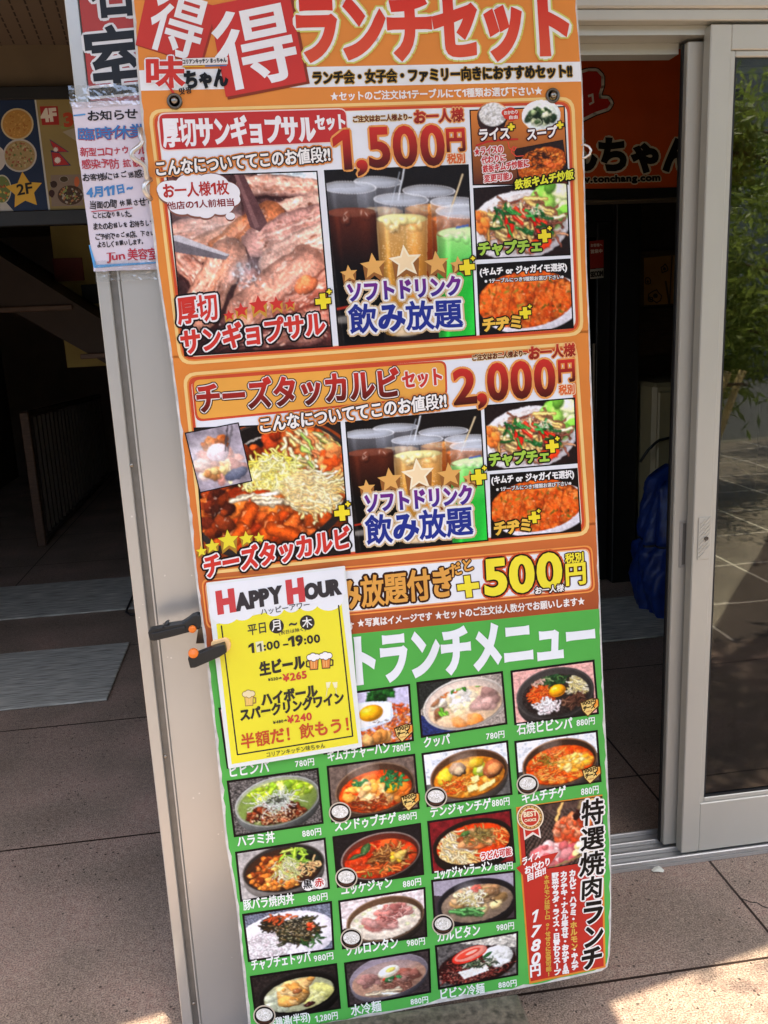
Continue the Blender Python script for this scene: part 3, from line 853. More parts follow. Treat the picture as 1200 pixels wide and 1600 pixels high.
    def out(s, warp=1.0, cell=6.0, tex=1.0):
        if not getattr(s, 'warped', False): s.warp(warp, cell)
        f1, f2 = value_noise(s.W, s.H, max(1.1, 1.3 * s.k), s.seed + 50), value_noise(s.W, s.H, max(1.2, 4.2 * s.k), s.seed + 51)
        a = np.clip(s.a * (1.07 + tex * (.13 * (f1 - .5) + .16 * (f2 - .5)))[..., None], 0, 1)
        g_ = a.mean(2, keepdims=True); a = np.clip(g_ + (a - g_) * 1.14, 0, 1); a = np.clip(.42 + (a - .42) * 1.08, 0, 1)
        b = a.copy(); b[1:-1, 1:-1] = (a[1:-1, 1:-1] * 4 + a[:-2, 1:-1] + a[2:, 1:-1] + a[1:-1, :-2] + a[1:-1, 2:]) / 8
        g = np.random.default_rng(s.seed).normal(0, .012, a.shape[:2])[..., None]
        return np.clip(b + g, 0, 1)

RED = ['c8381c', 'e0562a', 'b02a14', 'f08040']
GRN = ['3f7a2c', '5c9a3c', '2c5c24', '86b050']

def soup(seed, res, bg='2a2420', rim='8a6a50', inner='3a2a22', liq='c04a1c', side='4a3a30', bg2=None):
    p = Pic(150, 100, res, bg, seed)
    if bg2: p.poly([(0, 0), (150, 0), (150, 42), (0, 60)], bg2)
    p.noise(.25, 5, 3)
    p.bowl(78, 51, 71, 48, rim, inner, liq, 5, -.08, side)
    p.noise(.35, 7)
    return p

def dish_fried_rice_egg(res):
    p = Pic(150, 100, res, 'c9c4dc', 3); p.noise(.1, 20)
    p.blobs(900, 100, 72, 75, 48, (1.2, 2.2), ['c85a28', 'e07a3c', 'b84820', 'd86a30', 'f0a060'], .5, 2, edge=.35)
    p.blobs(60, 102, 8, 24, 9, (2, 5), ['1e4a20', '2c6a2c', '143818'], .7)
    p.blobs(4, 100, 84, 14, 6, (8, 11), ['c89a60', 'b07840', 'd8b078'], .7, 1.6, rot=-1.0); p.blobs(2, 72, 88, 6, 6, (8, 10), ['d0a46c'], .7, 1.7); p.warp(1.2)
    p.poly([(30, 24), (60, 18), (88, 19), (110, 22), (120, 26), (121, 52), (116, 60), (90, 66), (70, 70), (40, 72)], 'ccd6e4'); p.poly([(36, 26), (84, 20), (116, 26), (117, 50), (90, 62), (40, 68)], 'e9eff7')
    p.ell(83, 40, 21, 15, 'd8941c', -.1, .3); p.ell(82, 39, 19, 13.5, 'eeaa26', -.1, .4); p.ell(76, 34, 8, 3.5, 'fbdc80', -.15, 0, .6)
    for k in range(16): x, y = p.spot(98, 58, 14, 3); p.line([(x, y), (x + 2.5, y - .8)], .5, '7a6858', 0, .8)
    return p.out()

def dish_kuppa(res):
    p = Pic(150, 100, res, '9a9088', 5); p.poly([(0, 0), (60, 0), (0, 50)], '2a2c2a'); p.poly([(0, 60), (60, 100), (0, 100)], '2c3560'); p.noise(.35, 2)
    p.bowl(80, 50, 76, 50, 'e6ddd2', 'cdbdb0', 'e4c8a8', 7, -.1)
    p.noise(.12, 9)
    p.blobs(70, 76, 44, 26, 22, (3, 8), ['f6f0e4', 'fbf8f0', 'eadcc0', 'f2e2b8'], .3, 1.7, edge=.12)
    p.blobs(14, 118, 48, 18, 22, (6, 12), ['a88880', 'b89890', '987870'], .4, 2, rot=-.4, edge=.25)
    p.blobs(9, 34, 46, 9, 22, (5, 8), ['a87858', 'e8d4c0', '8a6048'], .6, 1.8, rot=-1)
    p.strands(7, 44, 22, 16, 5, 15, 1.4, ['d86a30', 'e88848']); p.leaves(5, 80, 20, 30, 6, 14, GRN); p.leaves(4, 40, 62, 10, 4, 16, ['6aa03c'])
    p.blobs(5, 84, 86, 22, 6, (6, 10), ['e8904a', 'f0a860'], .4, 2, edge=.2); p.ell(72, 76, 28, 14, 'eec89c', 0, 0, .5, 8); p.gloss(26, 78, 46, 40, 30)
    return p.out()

def dish_stone_bibimba(res):
    p = Pic(150, 100, res, 'd8a8a0', 6); p.noise(.2, 3)
    p.bowl(76, 52, 73, 51, '55504e', '3c3836', '2c2422', 8, -.06, '3a3634', .06); p.noise(.7, 1.6)
    p.strands(120, 38, 52, 16, 16, 24, 1.1, ['e0602a', 'f08040', 'c8481c'], -.5, .5)
    p.strands(70, 72, 24, 28, 10, 12, 1.5, ['2a4a2c', '1e3a22', '4a6a3c', '88a070'])
    p.strands(90, 116, 38, 16, 17, 22, 1.3, ['e4d8b0', 'cfc08c', 'f2ead0', 'b8aa70'], 1.0, .7)
    p.strands(80, 60, 76, 20, 11, 16, 1.6, ['f0e8e4', 'd8c8c8', 'fbf6f4'], None, 3, .9)
    p.strands(80, 104, 72, 19, 11, 18, 1.3, ['5a3c30', '4a2e26', '7a5a48', '342018'], -.3, .5)
    p.strands(14, 46, 26, 12, 6, 10, 1.2, ['e8c0b0', 'd8a898'])
    p.warp()
    p.ell(80, 47, 16, 12, 'c07818', -.2); p.ell(80, 46, 15, 11, 'eda022', -.2, .5); p.ell(75, 42, 5, 2.5, 'fbdc80', -.2, 0, .8)
    return p.out()

def dish_harami(res):
    p = Pic(150, 100, res, '5a5654', 7); p.noise(.8, 2)
    p.bowl(78, 48, 74, 46, 'c8cac8', '9aa088', '7a8c4c', 4, -.12, '707270', .05)
    p.blobs(160, 84, 24, 55, 24, (3, 8), ['b8d040', 'd8e870', '98b838', 'e8f0a0', '7a9a30'], .6, 2, edge=.25)
    p.blobs(170, 74, 70, 50, 18, (2.5, 5.5), ['5a2a1c', '6e3420', '40180f', '84442c'], .8, 1.8, edge=.5)
    p.blobs(160, 74, 76, 46, 13, (.5, .9), ['e8d0a0', 'f6e8c0'], 0, 1.4, edge=0)
    p.strands(120, 74, 48, 30, 14, 26, .7, ['f2f4ee', 'dfe8dc', 'c8d8c0'], None, 3, .3)
    p.blobs(60, 76, 46, 18, 7, (.6, 1), ['2a2a24'], 0, 1.5, edge=0); p.gloss(26, 70, 76, 44, 12, (.4, .8))
    return p.out()

def dish_sundubu(res):
    p = soup(8, res, '6a5c54', '8a705c', '4a3428', 'c8481a')
    p.blobs(130, 78, 60, 54, 30, (3, 8), ['d85a22', 'e87c34', 'b83c14', 'f0a050', 'c84a18'], .6, 2, edge=.3)
    p.blobs(30, 70, 60, 40, 22, (4, 9), ['f0b878', 'f4c890', 'eaa050'], .5, 1.9, edge=.25)
    p.ell(108, 56, 13, 10, 'e89a20', -.2, .5); p.strands(30, 56, 78, 30, 10, 24, 1.6, ['9a4420', 'e8a070', '6a2c18'], .1, .6, .4)
    p.leaves(46, 112, 36, 24, 22, 12, ['2f6a3c', '3f7f4a', '245030']); p.leaves(10, 50, 34, 16, 8, 11, ['3f7f4a', '2f6a3c'])
    p.gloss(60, 78, 56, 54, 32); p.steam(60, 16, 18, .25)
    return p.out()

def dish_denjang(res):
    p = soup(9, res, '5c5a58', '8c6850', '4c3424', 'c87c2a', '6a625c', 'dfe4ec')
    p.blobs(90, 78, 58, 54, 30, (3, 7), ['d89038', 'e0a850', 'b86c24', 'c87a30'], .5, 1.8, edge=.25)
    p.ell(34, 50, 13, 18, 'd8c040', .3, .4); p.ell(58, 38, 16, 14, '9a8068', .3, .6); p.ell(60, 42, 9, 8, 'c8b090', .3, .4)
    p.ell(98, 44, 12, 16, 'a0b038', .4, .4); p.ell(98, 44, 6, 9, 'd8d890', .4, .4); p.ell(122, 46, 20, 17, '9a5838', -.6, .6); p.ell(124, 47, 13, 12, 'c88858', -.6, .5)
    p.ell(92, 30, 14, 10, 'c8a030', 0, .4)
    for q in ([(72, 74), (90, 70), (92, 82), (74, 86)], [(92, 78), (124, 66), (124, 74), (94, 88)], [(80, 58), (94, 54), (96, 66), (82, 70)]):
        p.poly([(x, y + 2) for x, y in q], '9a7030'); p.poly(q, 'f0e0a0')
    p.strands(60, 52, 70, 22, 12, 14, 1.2, ['d86a28', 'e89048', 'c05020', 'f0b060']); p.gloss(50, 78, 56, 54, 30); p.steam(70, 20, 16, .25)
    return p.out()

def dish_kimchi_stew(res):
    p = soup(10, res, '4a4440', '9a7458', '3c2a20', 'cc5018', '6a5e56', 'e4e8ee')
    p.blobs(120, 78, 58, 56, 32, (3, 8), ['e07028', 'd05a20', 'f09040', 'c84818'], .5, 2, edge=.3)
    p.strands(150, 64, 58, 40, 30, 30, 1.4, ['e86a28', 'f08a44', 'd04a18', 'f4a860'], -.3, .9, .35)
    p.blobs(130, 106, 56, 30, 16, (2, 5), ['f0b048', 'f6c870', 'e89c38', 'f8d890'], .5, 1.8, rot=-.3, edge=.22)
    p.strands(16, 56, 44, 18, 10, 12, 1, ['8a7a30', '6a6a2a']); p.gloss(90, 78, 56, 54, 32); p.steam(62, 14, 14, .2)
    return p.out()

def dish_pork_don(res):
    p = Pic(150, 100, res, 'a8a4a2', 11); p.noise(.2, 6)
    p.bowl(76, 46, 72, 50, '77706a', '2e2a28', '3a261c', 4, -.1, '8a8480', .05)
    p.blobs(170, 62, 54, 44, 34, (2.5, 6), ['b0602c', 'c87838', '8a4420', 'd89050', '6a3018'], .7, 2, edge=.45)
    p.blobs(50, 118, 28, 24, 24, (4, 9), ['222a24', '1c201c', '2c3628'], .5, 2)
    p.leaves(22, 96, 24, 22, 20, 26, ['9ab848', 'b8cc68', '6a8c34'], .12)
    p.strands(120, 80, 46, 22, 24, 24, .8, ['e8e8b0', 'f4f2d8', 'd0d890', 'c0c878'], 1.2, .8, .25); p.strands(26, 120, 52, 18, 10, 16, 1.6, ['d8b080', 'c89860'])
    p.blobs(40, 66, 80, 36, 8, (2, 4), ['d8803c', 'e09850'], .6, 2); p.gloss(40, 66, 60, 44, 28)
    return p.out()

def dish_yukgaejang(res):
    p = soup(12, res, '1e1a1c', 'a08c84', '5a2a20', 'b8381a', '2a2422')
    p.blobs(60, 78, 54, 56, 34, (3, 9), ['c04420', 'a82c12', 'd05a2c'], .4, 2, edge=.15)
    p.strands(170, 82, 60, 32, 22, 30, 1.2, ['8a5a30', '6a4020', 'b07a48', 'c89860', '5a3018'], -.3, .8, .35)
    p.strands(26, 66, 78, 36, 8, 26, 2, ['c86030', 'd88048', '9a4420'], .2, .4); p.blobs(10, 108, 54, 10, 12, (3, 6), ['e0b040', 'e8c870'], .5, 2)
    p.leaf(52, 32, 26, -1.1, '3f5a34'); p.leaf(36, 44, 28, -.3, '4a5a3a', .14); p.leaves(8, 70, 84, 34, 6, 12, ['4a6a34', '6a8a48'], .15); p.gloss(50, 78, 54, 54, 32)
    return p.out()

def dish_yukgaejang_ramen(res):
    p = Pic(150, 100, res, '6a1c22', 13); p.noise(.3, 8); p.bowl(77, 52, 76, 47, '2a1c1a', '1c1412', 'cc4418', 6, -.1, '1c1614', .04); p.noise(.2, 8)
    p.strands(170, 38, 54, 28, 32, 36, 1.7, ['f0dcb0', 'e8cc94', 'f8ecd0', 'd8b478'], 1.0, .7, .3)
    p.strands(26, 122, 42, 20, 16, 26, 1.4, ['f0a060', 'e86a30'], 1, .6); p.blobs(60, 84, 46, 30, 16, (3, 7), ['b0683c', 'c88850', '8a4828', 'd8a070'], .7, 2.2, rot=-.3)
    p.strands(50, 86, 38, 28, 10, 20, 1.1, ['6a5a34', '8a7a48', 'a08a58']); p.ell(64, 32, 9, 5, '4a6a38', -.3, .5); p.gloss(60, 80, 54, 54, 32)
    return p.out()

def dish_chapche_rice(res):
    p = Pic(150, 100, res, '6a6e7c', 14); p.noise(.6, 1.8); p.ell(70, 60, 88, 56, 'e9e4ec', -.05, .12); p.ell(74, 58, 74, 46, 'f2eef4', -.05, .1)
    p.blobs(650, 30, 78, 44, 36, (1.2, 2.2), ['f6f0f0', 'e8dee0', 'fbf8f8', 'd8ccd0'], .4, 2, edge=.18)
    p.strands(330, 84, 46, 34, 24, 22, 1.5, ['2e2c22', '4a4030', '22201a', '6a5a3c', '3a3a26'], .6, .7, .4); p.strands(110, 40, 26, 18, 14, 16, 1.4, ['3a3024', '5a4630', '22201a'], .4, .6)
    p.strands(20, 58, 16, 26, 8, 12, 1.8, ['b05030', 'c86a40']); p.blobs(6, 112, 44, 6, 8, (3, 5), ['c8482a', 'd85c34'], .5, 1.6); p.leaves(14, 112, 76, 22, 14, 14, ['2c4a28', '44683a'], .14)
    p.blobs(90, 84, 46, 36, 24, (.5, .9), ['f0e0c0'], 0, 1.3, edge=0); p.gloss(70, 86, 46, 32, 24, (.3, .7))
    return p.out()

def dish_sollongtang(res):
    p = soup(15, res, '2c2624', '9a7c64', '5a4434', 'd8ccbc', '4a4038', 'd8cccc'); p.noise(.14, 10)
    p.ell(78, 58, 60, 38, 'e2d8ca', 0, 0, .7, 20)
    p.blobs(30, 92, 36, 24, 13, (4, 9), ['a86a64', 'b87c74', '8a504c', 'c89088'], .5, 2.2, rot=.2, edge=.3); p.blobs(16, 72, 60, 28, 10, (5, 11), ['c08880', 'b07068', 'd0a098'], .4, 2.4, rot=.4, edge=.2)
    p.strands(24, 90, 40, 26, 16, 18, 1, ['8a5450', 'd8aca4'], .2, .5)
    for x, y in ((40, 34), (34, 60), (50, 26), (96, 16), (128, 52), (118, 68), (26, 46), (132, 36)):
        p.ell(x, y, 4.6, 3.2, 'b0b890', 0, 0, .8); p.ell(x, y, 2.8, 1.8, 'd8d4b0')
    p.gloss(40, 78, 56, 54, 30)
    return p.out()

def dish_galbitang(res):
    p = Pic(150, 100, res, '9a94a0', 16); p.poly([(0, 30), (150, 60), (150, 100), (0, 100)], '3c3438'); p.bowl(80, 54, 76, 50, '2c2a30', '1e1c20', '8a7868', 6, -.08, '221f22', .08); p.noise(.2, 8)
    p.blobs(60, 80, 50, 46, 26, (4, 9), ['b89c78', 'a08058', 'd8c090', '8a6c4c', 'e0d0a8'], .6, 2, edge=.35)
    p.blobs(24, 104, 36, 20, 12, (5, 9), ['9a7858', 'b89470', 'c8a884'], .6, 2.2, rot=-.3); p.strands(70, 66, 46, 24, 18, 22, 1.2, ['e8e0b8', 'f2ecd0', 'c8b880'], -.7, .7)
    p.strands(18, 46, 72, 22, 8, 26, 3, ['5a8a54', '447040', '86aa74'], .2, .2, .1); p.blobs(8, 82, 26, 8, 8, (2.5, 4), ['b03a2c', 'c8503c'], .5, 2); p.line([(106, 52), (118, 62)], 1, '2a2018'); p.gloss(44, 80, 52, 50, 28); p.steam(64, 24, 16, .3)
    return p.out()

def dish_samgyetang(res):
    p = Pic(150, 100, res, '2a2422', 17); p.noise(.4, 4); p.bowl(80, 52, 76, 50, '2a2624', '1a1614', 'a8a888', 9, -.12, '1c1816', .06); p.noise(.15, 8)
    p.blobs(40, 108, 56, 32, 22, (5, 10), ['c8c47c', 'd8d488', 'b8b468', 'e4e0a4'], .4, 1.7, edge=.15); p.blobs(24, 44, 66, 24, 22, (4, 9), ['b0b49c', 'c4c8b0'], .4, 1.6, edge=.1)
    p.ell(70, 50, 30, 30, 'd0a468', .3, .5); p.ell(84, 32, 24, 13, 'dcb47c', -.3, .5); p.ell(58, 66, 18, 15, 'c89858', 0, .6); p.ell(66, 30, 15, 11, 'e0bc80', 0, .4); p.ell(104, 22, 8, 6, 'c08c50', -.3, .5)
    p.blobs(20, 70, 52, 22, 22, (3, 7), ['d8b078', 'e4c490', 'b88448'], .6, 2.4, rot=.6, edge=.2); p.ell(78, 46, 9, 6, '8a5838', -.3, .5)
    p.ell(96, 82, 11, 5.5, '3a1c18', -.2, .6); p.gloss(60, 78, 54, 54, 34)
    return p.out()

def dish_mul_naengmyeon(res):
    p = Pic(150, 100, res, '3a3232', 18); p.noise(.4, 4); p.bowl(76, 44, 73, 50, 'b4acb4', '8a8088', 'b08c78', 3, -.1, '7a7278', .16); p.noise(.1, 9)
    p.ell(76, 22, 60, 20, '9a9098', -.1, 0, .55, 14); p.strands(130, 84, 66, 26, 14, 28, .9, ['8a5e50', '7a5044', 'a87c6c'], .1, .8, .5); p.blobs(16, 40, 46, 14, 8, (5, 8), ['9a7068', 'a88078'], .4, 2)
    p.blobs(14, 110, 48, 14, 10, (5, 9), ['a06c60', 'b08478', '8a584c'], .5, 2); p.strands(9, 48, 82, 16, 4, 36, 3.4, ['ecd8c0', 'dcc4a8'], .25, .15, .1); p.blobs(9, 80, 52, 16, 5, (3, 5), ['3c7044', 'd84030', 'e8e0d0'], .5, 1.6)
    p.warp()
    p.ell(76, 35, 21, 13, 'c8b8a0', -.35); p.ell(76, 33, 20, 12, 'f6f0e2', -.35, .25); p.ell(80, 31, 9, 5.5, 'ecd478', -.35, .3); p.gloss(30, 76, 50, 50, 28)
    return p.out()

def dish_bibin_naengmyeon(res):
    p = Pic(150, 100, res, '5a5654', 19); p.poly([(40, 0), (150, 0), (150, 34)], 'b4b0a8'); p.noise(.35, 5); p.ell(74, 62, 76, 46, '2c1a18', -.05, .3); p.noise(.3, 3)
    p.strands(300, 66, 70, 66, 30, 20, .8, ['4a1e1c', '6a2c28', '2c1412', '8a4a40'], None, 3, .5); p.blobs(240, 60, 76, 66, 24, (.5, 1), ['c8685c', 'e0b8a0', 'a84840'], 0, 1.5, edge=0)
    p.ell(114, 46, 30, 24, 'e4e4e0', .3, .25); p.blobs(40, 112, 52, 22, 18, (3, 6), ['f2f2ee', 'dcdcd6'], .3, 1.7, edge=.12); p.poly([(36, 70), (90, 62), (98, 78), (48, 90)], 'e8e2da')
    p.strands(80, 74, 58, 34, 10, 14, 1, ['3a4c38', 'd8d0b8', '5a7050', '2c3428'], -.2, .6); p.warp(); p.ell(60, 32, 35, 17, 'c83c30', -.3); p.ell(62, 30, 32, 14, 'ec9c8c', -.3, .2); p.ell(58, 29, 24, 8, 'd85040', -.35, .2); p.ell(64, 27, 12, 3.4, 'f2c0b0', -.35)
    p.leaf(94, 40, 20, -.6, '2c5c30', .2); p.gloss(60, 70, 66, 60, 24, (.3, .7))
    return p.out()

def dish_meat(res):
    p = Pic(250, 280, res, '4a3230', 21); p.noise(.5, 12); p.poly([(150, 0), (250, 0), (250, 60), (190, 30)], 'c8d4d8')
    rn = p.rnd
    def slab(x, y, L, w, a, c1, c2):
        """one slice of grilled pork: layered lean and fat bands along its length"""
        ca, sa = math.cos(a), math.sin(a)
        p.line([(x - L / 2 * ca + 3, y - L / 2 * sa + 7), (x + L / 2 * ca + 3, y + L / 2 * sa + 7)], w * 1.08, rgb('2c1816'), 0, .85)
        p.line([(x - L / 2 * ca, y - L / 2 * sa), (x, y - 4), (x + L / 2 * ca, y + L / 2 * sa)], w, rgb(c1), .55)
        for k in range(9):
            o = (k / 8 - .5) * 1.6 * w; cc = rgb(rn.choice([c1, c1, c2, 'd0a494', 'b88470', 'dcb8a8'])) * (1.12 - .3 * k / 8)
            q = [(x + t * L / 2 * ca - (o + rn.uniform(-2, 2)) * sa, y + t * L / 2 * sa + (o + rn.uniform(-2, 2)) * ca) for t in (-.85, -.4, 0, .4, .85)]
            p.line(q, rn.uniform(2.5, 6), cc, .25, .45)
        for k in range(46):
            t, o = rn.uniform(-1, 1), rn.uniform(-1, 1) * w * .8
            p.ell(x + t * L / 2 * ca - o * sa, y + t * L / 2 * sa + o * ca, rn.uniform(2, 6), rn.uniform(1, 2.4), rgb(rn.choice(['6a3c2c', 'dcb4a0', 'b07c64', 'f0d4c4'])), a, 0, .55)
    for q in ((30, 85, 150, 16, -.1, 'b08478', '8a5a4c'), (190, 20, 120, 14, .1, 'c09888', '9a6c5c'), (205, 62, 110, 18, -.15, 'cfa594', 'a87060'), (60, 112, 150, 20, -.35, 'c08c74', '9a6048'),
              (25, 150, 70, 18, .9, 'a87464', '8a5040'), (120, 95, 110, 24, -.55, 'b4704c', '8a4c30'), (200, 90, 130, 24, -.3, 'c4958a', '9c6a5c'), (222, 120, 120, 26, -.4, 'd0a898', 'a47868'),
              (60, 172, 110, 30, -.95, 'b0806c', '90583f'), (110, 190, 60, 15, -1.2, '9a6458', '6c3c34'), (165, 190, 130, 38, -.6, 'ba8470', '946050'), (230, 200, 110, 28, -.5, 'a86450', '8a4838'), (225, 240, 110, 26, -.3, '9a5040', '7a3628'), (150, 262, 190, 16, 0, '5a3430', '3c2020')):
        slab(*q)
    p.ell(215, 180, 22, 14, 'd07048', -.3, .6); p.ell(116, 150, 26, 12, '8a8288', -.4, 0, .6, 16); p.blobs(60, 118, 160, 24, 20, (1, 2.6), ['9aa0a4', '4a3c3a', 'c8c8cc'], 0, 1.6, edge=0, al=.7)
    for y in range(250, 290, 6): p.line([(0, y), (110, y - 14)], 1.2, '241a1c', 0, .8)
    p.gloss(90, 130, 140, 115, 120, (.6, 1.5)); p.noise(.22, 3, 4); p.noise(.3, 26, 5); p.a *= 1.1; p.warp(2.2, 18)
    p.poly([(112, 0), (128, 0), (160, 78), (146, 92), (130, 84)], '5c4040'); p.poly([(112, 0), (118, 0), (146, 84), (138, 86)], '7a5a58')
    p.poly([(0, 92), (10, 92), (92, 126), (84, 134), (60, 130), (0, 118)], '6a6468'); p.poly([(0, 92), (10, 92), (92, 126), (84, 128), (0, 100)], 'b8b4b8')
    p.steam(60, 60, 40, .3); p.steam(150, 150, 60, .12)
    return p.out()

def dish_drinks(res, cut=0):
    p = Pic(226, 275, res, '1b1715', 22); X, Y = p.X, p.Y
    def glass(cx, top, w0, bot, w1, lean, level, c_top, c_bot, al=.9, rim='e8ecf0', ice=10, dark=1.0):
        """tapering tumbler seen slightly from above: clear wall, ice, drink fading downwards"""
        t = np.clip((Y - top) / (bot - top), -1, 1); c = cx + lean * t; w = w0 + (w1 - w0) * np.clip(t, 0, 1); u = (X - c) / w
        ry = w0 * .24; body = (np.abs(u) < 1) & (Y > top - 0 + 0 * X) & (Y < bot + ry * .6 * np.sqrt(np.clip(1 - u * u, 0, 1)))
        lv = level + w * .17 * np.sqrt(np.clip(1 - u * u, 0, 1))
        g = np.clip((Y - lv) / (bot - lv) * 2.4, 0, 1)[..., None]
        liq = rgb(c_top) * (1 - g) + rgb(c_bot) * g
        clear = rgb('c4c8d2') * (.95 - .4 * np.clip((Y - top) / (level - top), 0, 1))[..., None]
        k = np.clip((Y - lv) * res, 0, 1)[..., None]
        shade = (1 - .38 * np.abs(u) ** 4 + .30 * np.exp(-((u + .62) / .09) ** 2) + .14 * np.exp(-((u - .45) / .2) ** 2))[..., None]
        col = np.clip((clear * (1 - k) + liq * k) * shade + .35 * np.clip(np.abs(u) - .93, 0, 1)[..., None] / .07 * .5, 0, 1)
        a = body * (al * k[..., 0] + (.46 * (1 - k[..., 0])))
        p.a = p.a * (1 - a[..., None]) + col * a[..., None]
        p.ell(c[0, 0] if False else cx, top, w0, ry, rim, .06, .2, .55); p.ell(cx + .5, top + 1.2, w0 * .93, ry * .8, 'aeb4be', .06, .2, .5)
        for th in np.linspace(0, 6.28, 60): p.ell(cx + w0 * math.cos(th), top + ry * math.sin(th) + .06 * w0 * math.cos(th), 1.3, .8, 'fbfcff', 0, 0, .55)
        wl = w0 + (w1 - w0) * (level - top) / (bot - top); lx = cx + lean * (level - top) / (bot - top)
        p.ell(lx, level + 1, wl * .96, wl * .2, np.clip(rgb(c_top) * 1.25 + .06, 0, 1), .04, .3, .8)
        for _ in range(ice):
            q, r = p.spot(lx, level + wl * .2, wl * .7, wl * .28); p.ell(q, r, p.rnd.uniform(5, 10), p.rnd.uniform(4, 7), np.clip(rgb(c_top) * 1.12 + .08, 0, 1), p.rnd.uniform(0, 3), .5, .4, 4)
            p.ell(q - 2, r - 3, 4, .9, 'fff6ea', p.rnd.uniform(0, 3), 0, .5)
    glass(82, 20, 37, 150, 30, 4, 66, 'c89a70', '3a1c12', .7)
    glass(36, 27, 42, 300, 34, 6, 66, '54281a', '0a0706', .97, ice=6)
    glass(162, 38, 41, 230, 30, -10, 66, 'c4783c', '84380f', .85)
    p.line([(112, 50), (126, -4)], 1.5, 'c0c4c8', .4); p.line([(99, 62), (117, 6)], 1.1, '8a8e94', .4)
    glass(200, 58, 36, 240, 24, -16, 84, 'b06030', '6a2a10', .8)
    p.line([(190, 84), (217, 14)], 1.6, 'c0b090', .5)
    glass(222, 74, 50, 300, 38, -20, 108, '9ce088', '2fae40', .93, ice=5)
    glass(117, 50, 43, 262, 34, -6, 80, 'e4bc80', 'd09a48', .8, ice=14)
    for _ in range(260):
        q, r = p.spot(113, 138, 34, 46); p.ell(q, r, p.rnd.uniform(.4, 1.1), p.rnd.uniform(.4, 1), 'f8e8c8', 0, 0, .5)
    p.ell(112, 256, 30, 14, 'e4dccc', 0, .4, .7, 3); p.line([(0, 218), (36, 214)], 2, '9a3424'); p.ell(18, 236, 28, 7, 'a8a49c', 0, .4, .6, 4)
    p.poly([(202, 98), (222, 95), (222, 99), (202, 102)], '4a6ab0', .8)
    return p.out(.3, 16, .25)

def dish_chapche(res):
    p = Pic(148, 112, res, '241a18', 23); p.ell(70, 62, 82, 56, 'e8e4e6', -.1, .2); p.ell(74, 60, 72, 48, 'd8d0cc', -.1, .2)
    p.blobs(40, 122, 32, 26, 30, (6, 12), ['9ac860', 'b8dc80', '78b048', 'd8eca8'], .6, 2, edge=.25)
    p.strands(230, 76, 60, 50, 34, 34, 1.6, ['8a5a44', '7a4a3c', 'a8765c', '6a3c30', 'b88a6c'], None, 3, .5)
    p.blobs(26, 90, 64, 26, 22, (5, 9), ['6a4034', '8a5644', '5a3028'], .7, 1.6); p.strands(34, 60, 46, 50, 30, 42, 3.2, ['e8c88c', 'd8b070', 'f0dcac', 'c89a5c'], .9, .8, .25)
    p.strands(9, 60, 42, 30, 24, 40, 2.8, ['c8281c', 'e0402c'], 1.1, .3, .15); p.strands(22, 60, 48, 54, 36, 24, 2, ['2c6a34', '3f8a44', '1e5028'], .8, .8, .25); p.blobs(14, 8, 54, 8, 20, (4, 6), ['e88040', 'f0a060'], .5, 2)
    p.blobs(60, 98, 40, 12, 8, (.6, 1), ['f8ecd0'], 0, 1.2, edge=0); p.blobs(6, 110, 98, 26, 6, (3, 6), ['e8401c', 'f06030'], .5, 2); p.gloss(80, 76, 56, 54, 40)
    return p.out()

def dish_chijimi(res):
    p = Pic(148, 108, res, '16110f', 24); p.ell(86, 66, 84, 46, 'e8e4ea', -.08, .15); p.ell(76, 58, 80, 45, 'c05a24', -.06, .3); p.clip_ell(76, 58, 80, 45, -.06)
    p.noise(.4, 12); p.noise(.45, 3, 2); p.blobs(60, 76, 58, 76, 42, (3, 8), ['e0783c', 'c84c18', 'd86428', 'b8481a'], .1, 2, edge=0, al=.4); p.blobs(420, 76, 58, 78, 44, (1, 3.4), ['d06a2c', 'b84a1a', 'e08440', 'a84016', 'e89a58'], .15, 2.2, edge=.06, al=.4); p.blobs(46, 76, 58, 74, 40, (.8, 2), ['5a5a20', '6a7a30', '3c4418'], .1, 3, edge=0, al=.8)
    for x0, x1 in ((28, 16), (58, 40), (92, 82), (120, 116)): p.line([(x0 + 8, 8), ((x0 + x1) / 2 + 2, 54), (x1 - 4, 106)], .9, '6a2810', 0, .5)
    p.gloss(60, 76, 58, 74, 40, (.4, 1.1))
    return p.out(1)

